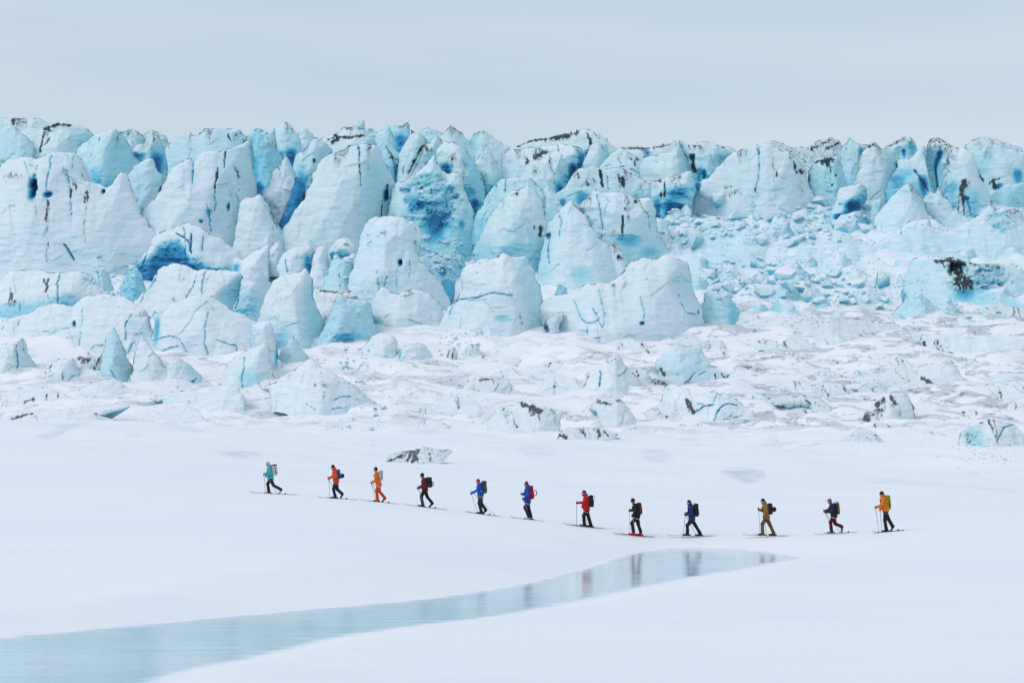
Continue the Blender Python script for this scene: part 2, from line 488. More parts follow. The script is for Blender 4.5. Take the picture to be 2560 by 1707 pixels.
def ground_z(x, y, detail=True):
    x = np.asarray(x, float).ravel(); y = np.asarray(y, float).ravel()
    z = np.empty_like(x)
    for s in range(0, len(x), 40000):
        a = x[s:s + 40000, None]; b = y[s:s + 40000, None]
        d = np.hypot(a - _cp[None, :, 0], b - _cp[None, :, 1]) / 50
        z[s:s + 40000] = _tps(d) @ _w[:-3] + _w[-3] + _w[-2] * a[:, 0] / 50 + _w[-1] * b[:, 0] / 50
    near = smooth(140, 175, y) + smooth(105, 80, y) * 0.35
    if detail:
        z = z + 1.1 * smooth(162, 205, y) * (0.75 - np.abs(fbm(x / 26 + y / 50, y / 12, 9.3, 3))) * smooth(262, 235, y)
        z = z + 0.5 * near * fbm(x / 22, y / 15, 0.3, 3) + 0.035 * fbm(x / 4.5, y / 2.2, 1.3, 3) * np.clip(near + 0.15, 0, 1)
    zb = np.maximum(z, 0.22)
    m = y < 135
    if m.any():
        ins, dd, _, _, _ = poly_sdf(x[m], y[m], STREAM_SM)
        jit = 0.35 * fbm(x[m] / 2.5, y[m] / 6.0, 4.4, 3)
        sd = np.where(ins, -dd, dd) + jit * np.exp(-dd / 3.0)
        k = 0.10
        a_ = zb[m]; b_ = 0.16 * np.maximum(sd, 0); kk = 0.18
        hh = np.clip(0.5 + 0.5 * (b_ - a_) / kk, 0, 1)
        out = np.maximum(b_ * (1 - hh) + a_ * hh - kk * hh * (1 - hh), 0.0) if True else a_
        zb[m] = np.where(sd < 0, np.maximum(-0.5, 0.25 * sd), out)
    return zb

def sheet(name, xs, ys, zf, mat, marks=None):
    X, Y = np.meshgrid(xs, ys)
    z = zf(X.ravel(), Y.ravel())
    V = np.stack([X.ravel(), Y.ravel(), z], 1)
    nx, ny = len(xs), len(ys)
    i = (np.arange(ny - 1)[:, None] * nx + np.arange(nx - 1)).ravel()
    Q = np.stack([i, i + 1, i + 1 + nx, i + nx], 1)
    mk = marks(V) if marks else None
    o = link(name, mesh_np(name, V, Q, marks=mk), mat)
    return tag(o, kind='structure')

def px_poly(crop, pts):
    return np.array([crop_px(crop, *map(float, p.split(','))) for p in pts.split()])
CROPS = {'A': (0, 270, 640 / 2334), 'B': (640, 270, 640 / 2334), 'C': (1280, 270, 640 / 2334), 'D': (1920, 270, 640 / 2334),
         'E': (0, 620, 640 / 2334), 'F': (640, 620, 640 / 2334), 'G': (1280, 620, 640 / 2334), 'H': (1920, 620, 640 / 2334),
         'J': (0, 900, 1280 / 2352), 'K': (1280, 900, 1280 / 2352), 'P': (0, 0, 1.0)}
def crop_px(c, x, y):
    ox, oy, s = CROPS[c]
    return ox + x * s, oy + y * s

# wind-scoured bare patches in the snow (photograph rows; they lie on the ground there)
BARE = [('K', '965,520 1000,495 1080,490 1165,520 1120,558 1060,562', 0.9, 0.12), ('K', '580,430 640,402 705,412 740,455 640,464', .55, 0), ('K', '1680,390 1740,388 1830,440 1750,452', .6, .05),
        ('K', '1600,562 1700,552 1850,562 2060,580 2352,600 2352,608 2050,588 1850,572', .6, 0), ('K', '2090,518 2110,512 2145,522 2110,528', .9, .8),
        ('J', '1000,432 1100,412 1200,430 1190,445 1110,455', .75, .25), ('J', '150,355 240,320 300,290 430,285 330,320 260,365', .65, 0), ('J', '550,345 620,335 670,352 600,362', .5, 0),
        ('J', '1320,220 1380,225 1450,255 1490,290 1430,303 1350,270', 1.0, .1), ('J', '660,260 740,225 850,230 950,330 820,315', .5, 0),
        ('K', '770,350 840,355 890,400 820,395', .5, 0), ('K', '1130,380 1200,340 1330,370 1480,350 1400,410 1200,420', .45, 0), ('K', '380,360 500,350 600,370 480,385', .4, 0),
        ('J', '1870,330 1960,300 2040,320 1980,345', .5, 0), ('K', '30,400 120,390 200,430 80,450', .35, 0), ('K', '1350,200 1500,170 1700,190 1650,240 1450,245', .4, .2)]
def bare_marks(V, extra=None):
    u, v = proj(V[:, 0], V[:, 1], V[:, 2])
    mk = np.zeros((len(V), 4)); mk[:, 3] = 0
    u = u + 7 * fbm(V[:, 0] / 3, V[:, 1] / 3, 2.2, 3); v = v + 3 * fbm(V[:, 0] / 3, V[:, 1] / 3, 7.2, 3)
    for c, pts, a, d in BARE:
        P = px_poly(c, pts)
        m = (u > P[:, 0].min() - 20) & (u < P[:, 0].max() + 20) & (v > P[:, 1].min() - 20) & (v < P[:, 1].max() + 20) & (V[:, 1] > 140)
        if not m.any(): continue
        ins, dd, _, _, _ = poly_sdf(u[m], v[m], catmull(P, 3))
        k = 0.7 * smooth(-5, 9, np.where(ins, dd, -dd))
        mk[m, 0] = np.maximum(mk[m, 0], a * k); mk[m, 1] = np.maximum(mk[m, 1], d * k)
    return mk

def seg(a, b, n):
    return np.linspace(a, b, n, endpoint=False)
# snowfield: finer round the skiers and the stream
gx = np.r_[seg(-320, -48, 24), seg(-48, 48, 290), np.linspace(48, 320, 24)]
gy = np.r_[seg(-60, 48, 14), seg(48, 112, 140), seg(112, 145, 110), np.linspace(145, 262, 150)]
snow_field = sheet('snow_field', gx, gy, ground_z, SNOW, bare_marks)
# frozen stream: one flat sheet under the banks
sx_ = np.r_[seg(-90, -30, 10), np.linspace(-30, 30, 120)]
def stream_marks(V):
    ins, dd, _, _, _ = poly_sdf(V[:, 0], V[:, 1], STREAM_SM)
    mk = np.zeros((len(V), 4)); mk[:, 0] = np.where(ins, np.exp(-dd / 0.75), 1.0)
    return mk
stream = sheet('frozen_stream', sx_, np.linspace(40, 124, 170), lambda x, y: 0 * x, STREAM, stream_marks)

def glacier_z(x, y):
    right = smooth(16, 24, x * 360 / np.maximum(y, 1))
    z = slope_z(y) - 0.1 - (2.2 - 1.5 * right) * smooth(296, 318, y) - (2.0 + 1.2 * right) * smooth(350 + 18 * right, 372 + 18 * right, y)
    rr = 1 - np.abs(fbm(x / 7 + y / 30, y / 5, 2.9, 3))
    z = z + right * smooth(285, 310, y) * smooth(385, 365, y) * (1.5 * (rr - 0.7) + 0.35 * fbm(x / 2.4, y / 1.8, 7.7, 3))
    am = smooth(285, 340, y)
    lo = smooth(222, 245, y) * smooth(320, 285, y)
    n = fbm(x / 26, y / 16, 3.1, 4)
    r = 1 - np.abs(fbm(x / 13 + 3, y / 8, 8.1, 3))
    d1 = 1 - np.abs(fbm(x / 17 + y / 40, y / 6.5, 6.6, 2))
    z = z + am * (1.2 * n + 0.9 * (r - 0.6)) + lo * (1.9 * (d1 - 0.75) + 0.6 * fbm(x / 6, y / 3.2, 1.7, 3)) + (0.22 + 0.3 * am) * fbm(x / 5, y / 3, 5.5, 4) + 0.10 * fbm(x / 1.3, y / 1.0, 2.5, 3)
    z = z - 3.0 * smooth(214, 205, y)
    return z
def glacier_marks(V):
    x, y, z = V.T
    u, v = proj(x, y, z)
    mk = np.zeros((len(V), 4))
    n1 = fbm(x / 9, y / 6, z / 6, 4)
    mk[:, 1] = np.clip(smooth(1450, 1750, u) * smooth(730, 790, v) * smooth(1090, 1010, v) * 1.15 + smooth(800, 850, v) * smooth(1100, 1040, v) * (0.6 + 0.6 * n1), 0, 1)
    mk[:, 2] = smooth(850, 640, v) * 0.9
    mk[:, 0] = 0.5 * smooth(700, 560, v) * smooth(0.0, 0.6, n1) + 0.5 * smooth(2350, 2500, u) * smooth(1010, 960, v) * smooth(-.2, .5, n1) * smooth(850, 900, v)
    bm = bare_marks(V)
    mk[:, 1] = np.maximum(mk[:, 1], bm[:, 0])
    return mk
hx = np.r_[seg(-150, -110, 14), seg(-110, 110, 320), np.linspace(110, 150, 14)]
hy = np.r_[seg(198, 310, 330), seg(310, 460, 150), np.linspace(460, 640, 40)]
glacier = sheet('glacier_slope', hx, hy, glacier_z, SLOPE, glacier_marks)
# ------------------------------------------------------------------ seracs: solid ice bodies
USED = {}
SERACS = []
def feat_pts(c, s):
    return np.array([crop_px(c, *map(float, p.split(','))) for p in s.split()])
def line_dist(x, z, P, w):
    """distance to an open polyline and the position along it; w: jitter"""
    best = np.full(len(x), 1e9); tt = np.zeros(len(x))
    n = len(P) - 1
    for i in range(n):
        a, b = P[i], P[i + 1]; e = b - a
        t = np.clip(((x - a[0]) * e[0] + (z - a[1]) * e[1]) / max((e ** 2).sum(), 1e-9), 0, 1)
        d = np.hypot(x - a[0] - t * e[0], z - a[1] - t * e[1])
        k = d < best
        best[k] = d[k]; tt[k] = (i + t[k]) / n
    return best, tt

def ground_D(u, v):
    """where the line of sight through a photograph point meets the glacier slope"""
    q = at(u, v, np.linspace(165, 455, 700))
    hz = np.maximum(glacier_z(q[:, 0], q[:, 1]), np.where(q[:, 1] < 258, ground_z(q[:, 0], q[:, 1]), -99))
    hit = np.where(q[:, 2] <= hz)[0]
    return float(q[hit[0], 1]) if len(hit) else float(prof(v))
def serac(c, label, outline, name='serac', cat='ice tower', group='seracs of the icefall', dD=0.0, D=None, T=None, Tb=None, R=None, lean=None,
          tint=None, blue=0.0, dirt=0.0, rough=0.0, f=(), k=(), p=(), b=(), d=(), r=(), drop=45, grad=0.0, flare=0.30, flute=1.0, step=2.0, bump_=1.0):
    P = px_poly(c, outline)
    vmax = P[:, 1].max()
    if D == 'ground':
        D = ground_D(P[:, 0].mean(), vmax - 2)
    if D is None:
        D = float(prof(vmax)) + dD + 1.5
        if D < 292 and name == 'serac': D += 2.5
    if name == 'serac' and np.ptp(P[:, 0]) < 210:      # keep the crests pointed
        pk = (P[:, 1] < np.roll(P[:, 1], 1) - 2) & (P[:, 1] < np.roll(P[:, 1], -1) - 2)
        P = P.copy(); P[pk, 1] -= min(8.0, 0.045 * np.ptp(P[:, 1]))
    # towers flare towards the foot and lean on one another
    if name == 'serac' and np.ptp(P[:, 0]) > 30:
        fr = np.clip((P[:, 1] - P[:, 1].min()) / max(np.ptp(P[:, 1]), 1), 0, 1)
        uc = P[:, 0].mean()
        P = P.copy(); P[:, 0] = uc + (P[:, 0] - uc) * (1 + flare * np.clip(fr - .45, 0, 1) / .55)
    # drop the foot into the ground
    if drop == 45 and D > 285: drop = 80
    lin = np.concatenate([P[i] + (np.roll(P, -1, 0)[i] - P[i]) * np.arange(5)[:, None] / 5 for i in range(len(P))])
    S = 0.35 * catmull(P, 5) + 0.65 * lin
    cen = P.mean(0)
    area = 0.5 * np.sum(S[:, 0] * np.roll(S[:, 1], -1) - np.roll(S[:, 0], -1) * S[:, 1])
    if area < 0:
        S = S[::-1]                     # positive: outward normal of edge (ex,ey) is (ey,-ex) with rows downwards
    E = np.roll(S, -1, 0) - S
    nrm = np.stack([E[:, 1], -E[:, 0]], 1) / np.maximum(np.hypot(*E.T), 1e-9)[:, None]
    hgt = vmax - P[:, 1].min()
    bottom = (nrm[:, 1] > 0.55) & (S[:, 1] > vmax - 0.45 * hgt)
    mv = bottom | np.roll(bottom, 1)
    S[mv, 1] += drop
    W3 = at(S[:, 0], S[:, 1], D)
    Q = W3[:, [0, 2]]
    if step == 2.0: step = 2.6 if (np.ptp(P[:, 0]) * np.ptp(P[:, 1]) > 45000 or name != 'serac') else 2.25
    m = D / F                            # metres per photograph pixel here
    h = step * m
    x0, z0 = Q.min(0) - 2 * h; x1, z1 = Q.max(0) + 2 * h
    nx = int((x1 - x0) / h) + 1; nz = int((z1 - z0) / h) + 1
    gx_, gz_ = np.meshgrid(x0 + np.arange(nx) * h, z0 + np.arange(nz) * h)
    x = gx_.ravel().copy(); z = gz_.ravel().copy()
    seed = (abs(hash(label)) if False else sum(ord(ch) * (i + 1) for i, ch in enumerate(label))) % 997
    jx = 3.0 * m * fbm(x / (16 * m), z / (16 * m), seed, 4); jz = 3.0 * m * fbm(x / (16 * m), z / (16 * m), seed + 50, 4)
    ins, dd, gxx, gyy, dround = poly_sdf(x + jx, z + jz, Q, skip=bottom)
    inr = max(dround[ins].max(), 1e-3) if ins.any() else 1
    I = np.arange(nx * nz).reshape(nz, nx)
    cells = np.stack([I[:-1, :-1].ravel(), I[:-1, 1:].ravel(), I[1:, 1:].ravel(), I[1:, :-1].ravel()], 1)
    keep = ins[cells].any(1)
    cells = cells[keep]
    outn = np.zeros(len(x), bool); outn[cells.ravel()] = True
    snap = outn & ~ins
    x[snap] -= gxx[snap]; z[snap] -= gyy[snap]
    dround = np.where(snap, 0.0, dround)
    dround[snap] = 0.0
    # nodes snapped on the foot keep the face's depth
    if bottom.any():
        ii = np.where(snap)[0]
        _, _, _, _, d2 = poly_sdf(x[ii], z[ii], Q, skip=bottom)
        dround[ii] = d2
    wid = x1 - x0; hei = z1 - z0
    if T is None: T = float(np.clip(0.21 * min(wid, hei), 0.4, 3.2))
    if Tb is None: Tb = float(np.clip(0.7 * min(wid, hei), 1.0, 12.0))
    if R is None: R = float(min(inr, max(0.15 * inr, 3 * m), 9 * m))
    if lean is None: lean = 0.22
    if tint is None: tint = float(smooth(880, 620, P[:, 1].mean()))
    # worn rim, then long bevels that meet in ridges: flame-shaped blades rather than pillows
    t = np.clip(dround / R, 0, 1)
    g = np.sqrt(np.maximum(0, 1 - (1 - t) ** 2))
    t2 = np.clip(dround / (0.6 * inr), 0, 1)
    y = D + T * (0.22 * (1 - g) + 0.75 * (1 - t2 ** 0.85))
    y = y + lean * (z - z0)
    # broad facets, vertical flutes and small hollows
    sc = max(min(wid, hei), 3.0)
    rs = np.random.default_rng(seed)
    hull = None
    kk = 0.006 * sc
    for _ in range(6):                  # cleaved facets
        an = rs.uniform(0, 6.283)
        ga, gb = math.cos(an) * rs.uniform(.08, .50), math.sin(an) * rs.uniform(.05, .28)
        pl = (ga * (x - rs.uniform(x0, x1)) + gb * (z - rs.uniform(z0, z1))) / kk
        hull = pl if hull is None else np.logaddexp(hull, pl)
    hull = hull * kk
    y = y + bump_ * np.clip(hull - np.percentile(hull[ins], 15) if ins.any() else hull, -1, 6)
    y = y + bump_ * 0.035 * sc * fbm(x / (0.45 * sc), z / (0.6 * sc), seed * 0.37, 3)
    nc = int(np.clip(wid * hei / (0.05 * sc * sc), 6, 40))          # broken faces
    sxy = np.stack([rs.uniform(x0, x1, nc), rs.uniform(z0, z1, nc)], 1); tl = rs.normal(0, 1, (nc, 2)) * np.array([.11, .07])
    wx = x + 0.05 * sc * fbm(x / (.2 * sc), z / (.2 * sc), seed + 61, 2); wz = z + 0.05 * sc * fbm(x / (.2 * sc), z / (.2 * sc), seed + 62, 2)
    d1 = np.full(len(x), 1e9); kx = np.zeros(len(x), int)
    for i in range(nc):
        dq = (wx - sxy[i, 0]) ** 2 + 0.35 * (wz - sxy[i, 1]) ** 2
        q_ = dq < d1; d1[q_] = dq[q_]; kx[q_] = i
    y = y + bump_ * np.clip(tl[kx, 0] * (x - sxy[kx, 0]) + tl[kx, 1] * (z - sxy[kx, 1]), -.07, .07)
    fl = fbm(x / (0.11 * sc + 0.4), z / (0.75 * sc + 1), seed * 0.71, 3)
    y = y + flute * 0.011 * sc * fl
    y = y + 0.07 * fbm(x / 1.7, z / 0.48, seed, 3) + 0.02 * fbm(x / 0.5, z / 0.25, seed + 3, 2)
    B_ = np.full(len(x), float(blue)); Dt = np.full(len(x), float(dirt)); Rg = np.full(len(x), float(rough))
    wob = 1.5 * m * fbm(x / (9 * m), z / (9 * m), seed + 9, 2)
    f = list(f)
    if name in ('serac', 'ice_pinnacle') and not any(q[0] in 'RL' for q in f) and 25 < np.ptp(P[:, 0]) < 200:
        # a cleaved flank: a ridge runs from the crest down the face and the side beyond it turns away
        rf = np.random.default_rng(seed + 5)
        ap = P[P[:, 1].argmin()]; u0, u1 = P[:, 0].min(), P[:, 0].max(); v0, v1 = P[:, 1].min(), vmax
        side = 'R' if rf.random() < .72 else 'L'
        e0 = np.clip((ap[0] - u0) / (u1 - u0), .3, .7)
        e1 = rf.uniform(.58, .78) if side == 'R' else rf.uniform(.2, .4)
        ox_, oy_, s__ = CROPS[c]
        L_ = [(u0 + (u1 - u0) * (e0 + (e1 - e0) * t_ ** .8 + rf.uniform(-.04, .04)), v0 + (v1 - v0) * t_) for t_ in (0, .3, .6, 1)]
        f.append((side, rf.uniform(.55, 1.0), rf.uniform(.10, .26), ' '.join('%.1f,%.1f' % ((a - ox_) / s__, (b_ - oy_) / s__) for a, b_ in L_)))
    for kind, sl, bl, pts in f:
        L3 = feat_pts(c, pts); W = at(L3[:, 0], L3[:, 1], D)
        if kind in 'RL':
            o = W[:, 2].argsort()
            xl = np.interp(z, W[o, 2], W[o, 0]) + wob
            q = (x - xl) * (1 if kind == 'R' else -1)
        else:
            o = W[:, 0].argsort()
            zl = np.interp(x, W[o, 0], W[o, 2]) + wob
            q = (z - zl) * (1 if kind == 'U' else -1)
        s_ = 2.2 * m
        sp = s_ * np.logaddexp(0, np.clip(q / s_, -30, 60))
        cap = 9.0
        y = y + sl * np.minimum(sp, cap)
        B_ = np.maximum(B_, bl * smooth(-4 * m, 30 * m, q + 2 * wob))
    if grad:  # bluer towards the foot: crevice shade painted into the ice colour
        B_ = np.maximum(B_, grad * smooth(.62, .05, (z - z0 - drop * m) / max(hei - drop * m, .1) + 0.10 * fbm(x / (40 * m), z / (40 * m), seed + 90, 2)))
    for w, dep, pts in k:
        L3 = feat_pts(c, pts); W = at(L3[:, 0], L3[:, 1], D)[:, [0, 2]]
        wig = 1.5 * m * fbm(x / (17 * m), z / (17 * m), seed + 21, 3)
        dl, tt = line_dist(x + wob + wig, z + 0.5 * wig, W, 0)
        dl = dl * (1 + 0.4 * fbm(x / (8 * m), z / (8 * m), seed + 44, 2))
        ww = w * 0.5 * m * CROPS[c][2] * (0.35 + 0.65 * np.sin(np.pi * np.clip(tt * 0.94 + 0.03, 0, 1)) ** 0.5)
        ww = np.maximum(ww * 0.62, 0.5 * h)
        q = np.clip(1 - dl / (ww * 1.3), 0, 1)
        y = y + 0.34 * dep * smooth(0, 0.8, q)
        B_ = np.maximum(B_, (0.42 + 0.42 * min(1, max(0, w - 8) / 26)) * smooth(0.05, 0.85, q))
        B_ = np.maximum(B_, 0.10 * np.exp(-dl / (4 * m)))
    for (pu, pv, ru, rv, dep, bl) in p:
        cu, cv = crop_px(c, pu, pv); ru *= CROPS[c][2]; rv *= CROPS[c][2]
        W = at(cu, cv, D)
        q = np.hypot((x + wob - W[0]) / (ru * m), (z - W[2]) / (rv * m))
        q = q + 0.16 * fbm(x / (7 * m), z / (9 * m), seed + 12, 2)
        y = y + 0.8 * dep * smooth(1.2, 0.3, q)
        B_ = np.maximum(B_, 0.85 * bl * smooth(1.4, 0.4, q))
    for (pu, pv, ru, rv, am) in b:
        cu, cv = crop_px(c, pu, pv); ru *= CROPS[c][2]; rv *= CROPS[c][2]
        W = at(cu, cv, D)
        dz_ = z - W[2]; dz_ = np.where(dz_ < 0, dz_ * 0.4, dz_)       # blue ice, with crevice shade painted on down into the cleft
        q = np.hypot((x - W[0]) / (ru * m), dz_ / (rv * m)) + 0.16 * fbm(x / (40 * m), z / (22 * m), seed + 70, 3)
        B_ = np.maximum(B_, min(1.0, am * 1.12) * smooth(1.40, 0.05, q))
        y = y + 0.35 * am * smooth(1.2, 0.2, q)
    for (pu, pv, ru, rv, am) in r:
        cu, cv = crop_px(c, pu, pv); ru *= CROPS[c][2]; rv *= CROPS[c][2]
        W = at(cu, cv, D)
        q = np.hypot((x - W[0]) / (ru * m), (z - W[2]) / (rv * m)) + 0.3 * fbm(x / (14 * m), z / (14 * m), seed + 70, 3)
        rr = am * smooth(1.2, 0.6, q)
        Rg = np.maximum(Rg, rr)
        y = y + rr * (0.3 + 0.55 * fbm(x / 2.2, z / 1.2, seed + 5, 4))
        B_ = np.maximum(B_, 0.30 * rr)
    for w, am, pts in d:
        L3 = feat_pts(c, pts); W = at(L3[:, 0], L3[:, 1], D)[:, [0, 2]]
        dl, tt = line_dist(x + wob, z, W, 0)
        ww = w * 0.5 * m * CROPS[c][2]
        edge = dl / ww + 0.55 * fbm(x / (5 * m), z / (11 * m), seed + 31, 3)
        Dt = np.maximum(Dt, am * smooth(1.25, 0.1, edge))
    if tint > .35 and name == 'serac':            # grime gathers in bands under the weathered crests
        hf = (z - z0) / max(hei, 1e-3)
        gn = fbm(x / 1.1, z / 3.6, seed + 81, 4) + 0.5 * fbm(x / 6, z / 5, seed + 82, 2)
        Dt = np.maximum(Dt, 0.55 * smooth(.62, .92, hf) * smooth(.15, .75, gn))
    # compact
    ids = np.unique(cells); remap = np.full(nx * nz, -1); remap[ids] = np.arange(len(ids))
    V = np.stack([x[ids], y[ids], z[ids]], 1)
    cells = remap[cells]
    # winding so that normals face the viewer (-y)
    quads = [cells]
    # rim
    ed = np.concatenate([cells[:, [0, 1]], cells[:, [1, 2]], cells[:, [2, 3]], cells[:, [3, 0]]])
    key = np.minimum(ed[:, 0], ed[:, 1]).astype(np.int64) * (len(V) + 1) + np.maximum(ed[:, 0], ed[:, 1])
    _, inv, cnt = np.unique(key, return_inverse=True, return_counts=True)
    be = ed[cnt[inv] == 1]
    bn = np.unique(be); rm = np.full(len(V), -1); rm[bn] = np.arange(len(bn))
    cx, cz_ = V[:, 0].mean(), V[:, 2].mean()
    rings = []
    base = len(V); nb = len(bn)
    for (sc_, off) in ((0.985, 0.25), (0.93, 0.62), (0.70, 0.95)):
        rv_ = V[bn].copy()
        rv_[:, 0] = cx + (rv_[:, 0] - cx) * sc_
        rv_[:, 2] = np.minimum(z0 + (rv_[:, 2] - z0) * sc_, rv_[:, 2])
        rv_[:, 1] = np.maximum(rv_[:, 1], D) + Tb * off
        rings.append(rv_)
    tail = np.array([[cx, V[:, 1].max() + Tb, z0 + 0.4 * (cz_ - z0)]])
    mk = np.stack([B_[ids], Dt[ids], np.full(len(ids), tint), Rg[ids]], 1)
    mkr = mk[bn]
    V2 = np.vstack([V] + rings + [tail])
    MK = np.vstack([mk, mkr, mkr, mkr, mkr[:1]])
    a, b2 = be[:, 0], be[:, 1]
    lv = [(a, b2)] + [(base + i * nb + rm[a], base + i * nb + rm[b2]) for i in range(3)]
    for i in range(3):
        quads.append(np.stack([lv[i][1], lv[i][0], lv[i + 1][0], lv[i + 1][1]], 1))
    tri = np.stack([lv[3][1], lv[3][0], np.full(len(a), len(V2) - 1)], 1)
    Vo = V2.copy()
    org = np.array([cx, D, z0])
    me = mesh_np(name, Vo - org, np.concatenate(quads), tri, MK)
    o = link(name, me, ICE)
    o.location = org
    tag(o, label, cat, group)
    SERACS.append(o)
    return o
# ------------------------------------------------------------------ the icefall, skyline first
SK = dict(group='crests along the skyline of the glacier')
serac('A', 'flat grey-green crest at the far left end of the skyline', '-60,62 60,58 300,62 400,108 440,150 420,300 -60,300', dirt=.18, d=[(50, .8, '60,60 80,130')], **SK)
serac('A', 'low dirt-flecked crest just right of the flat crest, far left skyline', '130,165 220,145 330,150 450,108 560,115 700,140 765,180 760,330 130,330', dirt=.15, d=[(50, 1, '380,170 470,130 600,125'), (30, 1, '360,170 430,190')], **SK)
serac('A', 'smooth rounded grey shoulder at the left edge under the skyline', '-60,110 20,115 120,170 200,230 250,290 230,430 -60,460', blue=.06, dirt=.1, **SK)
serac('A', 'pale crest with three dark streaks down its left flank, left skyline', '200,425 230,275 300,205 450,190 570,142 700,145 790,200 740,240 650,320 640,440 400,440', d=[(40, .9, '250,290 210,400'), (26, 1, '355,200 350,390'), (26, .9, '420,260 385,320'), (20, .8, '270,300 240,400')], **SK)
serac('A', 'small lavender knob on the skyline left of the blue notch', '1040,230 1080,192 1200,180 1280,230 1310,270 1230,380 1060,330', blue=.1, dirt=.12, **SK)
serac('A', 'dark-topped low crest between two pale blocks, left skyline', '1240,235 1330,192 1440,215 1490,235 1500,380 1280,330', dirt=.3, **SK)
serac('A', 'broad grey-green block with a pale diagonal edge, left of centre skyline', '1445,310 1560,225 1680,180 1740,210 1830,155 1950,130 2050,135 2130,145 2180,190 2230,250 2240,400 1900,560 1470,580', blue=.08, f=[('R', .5, .12, '1850,150 1890,230 1945,330')], d=[(24, 1, '2040,200 2050,240 2070,270'), (24, .7, '1740,225 1820,170'), (26, 1, '1440,270 1470,250'), (12, .9, '1470,270 1480,330')], **SK)
serac('B', 'small pale peak behind the saddle right of the blue pinnacle, skyline', '370,210 430,165 480,200 530,255 520,360 380,370', **SK)
serac('B', 'snow cap speckled with black dirt above the giant centre tower', '590,265 700,190 800,130 920,122 1050,125 1190,132 1215,210 1100,290 950,300 850,310 700,350 610,340', d=[(60, 1, '700,210 720,250 690,290'), (40, .9, '700,230 850,240 960,215'), (40, .8, '800,135 860,140'), (30, .8, '640,260 700,230'), (30, .6, '1010,140 1020,150')], lean=.5, **SK)
serac('B', 'tiny teal ice stub sticking up from the highest point of the skyline', '930,150 940,112 962,96 985,108 995,150', blue=.08, T=.5, Tb=.8, drop=12, name='ice_stub', cat='ice block', D=424.0)
serac('B', 'teal block with a deep blue lower half in the centre skyline notch', '1190,135 1250,130 1310,150 1380,120 1402,180 1395,250 1350,340 1290,360 1250,310 1215,230', blue=.2, b=[(1310, 270, 90, 80, .75)], f=[('L', .4, .2, '1250,140 1300,250 1290,330')], **SK, grad=0.60)
serac('B', 'low teal crest with black grit at its left, centre skyline', '1400,190 1470,200 1560,160 1640,168 1705,200 1690,290 1540,290 1430,260', blue=.14, d=[(24, 1, '1405,190 1480,180'), (24, 1, '1420,215 1480,195')], **SK)
serac('B', 'smooth pointed white peak right of centre on the skyline', '1650,290 1700,200 1770,143 1830,170 1900,232 1980,312 2045,395 2030,470 1900,440 1700,380', f=[('R', .5, .06, '1770,150 1840,300 1900,420')], **SK)
serac('B', 'faint grey peak on the skyline behind the pointed white peak', '1940,260 2010,200 2080,188 2150,230 2240,300 2310,340 2150,460 1990,430', dirt=.1, **SK)
serac('C', 'long ridge with a band of black dirt under its crest, right of centre skyline', '-80,310 0,300 80,280 180,235 320,220 480,185 580,160 680,150 740,160 800,210 880,270 940,325 930,420 700,440 400,420 -80,500', d=[(50, 1, '60,290 180,245 320,235'), (80, 1, '320,240 420,230 500,220 590,200'), (40, 1, '690,200 720,270 730,330'), (24, .8, '760,200 800,260'), (30, .8, '330,230 340,270')], f=[('U', 1.2, 0, '-80,340 180,280 480,240 700,200 940,360')], dirt=.12, **SK)
serac('C', 'flat crest with a thin dark dirt line, right skyline', '940,332 1060,315 1200,330 1290,330 1400,300 1490,258 1560,280 1660,290 1800,275 1900,290 2000,320 2085,362 2040,460 1700,500 1200,500 950,440', d=[(40, 1, '1020,335 1160,345 1270,335'), (50, .75, '1300,340 1400,320 1480,300'), (40, .8, '1680,320 1740,320'), (40, 1, '1945,330 1970,370'), (40, .7, '1180,350 1260,390')], dirt=.22, f=[('U', 1.0, 0, '940,390 1300,380 1490,320 1800,340 2085,400')], b=[(1240, 375, 40, 30, .6)], **SK)
serac('D', 'dirty grey hump on the skyline behind the streaked cliff', '-10,290 80,270 170,290 250,320 390,325 500,270 620,238 700,270 730,310 720,460 600,470 400,460 250,430 0,400', dirt=.42, d=[(50, .8, '430,340 530,300 620,250'), (40, .8, '560,350 680,290')], lean=.5, **SK)
serac('D', 'angular grey block with a teal right facet, right skyline', '1105,335 1200,280 1330,248 1380,290 1402,335 1390,410 1250,440 1220,380', dirt=.15, b=[(1340, 340, 70, 50, .45), (1255, 395, 25, 30, .8)], d=[(40, .7, '1120,330 1260,270')], **SK)
serac('D', 'far pale hump at the right end of the skyline', '1830,315 1960,262 2030,235 2150,240 2300,280 2420,290 2420,430 1950,450', dirt=.12, d=[(16, .6, '1900,400 2020,350')], **SK)

# upper wall, left part
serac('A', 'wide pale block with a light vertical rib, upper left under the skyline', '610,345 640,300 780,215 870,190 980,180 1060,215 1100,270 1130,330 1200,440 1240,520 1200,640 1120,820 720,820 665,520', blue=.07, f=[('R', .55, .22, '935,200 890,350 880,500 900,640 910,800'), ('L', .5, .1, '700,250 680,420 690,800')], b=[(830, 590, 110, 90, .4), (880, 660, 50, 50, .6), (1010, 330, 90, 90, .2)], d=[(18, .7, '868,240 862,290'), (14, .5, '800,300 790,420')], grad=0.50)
serac('A', 'small pale peak holding two deep blue hollows, upper left', '1105,300 1150,280 1200,312 1270,292 1340,222 1390,230 1430,290 1452,360 1460,580 1420,680 1280,620 1200,500 1130,370', b=[(1230, 425, 90, 40, .7), (1400, 470, 75, 120, .85)], f=[('R', .6, .3, '1380,240 1330,420 1340,600')], d=[(14, .7, '1145,320 1160,360')], grad=0.45)
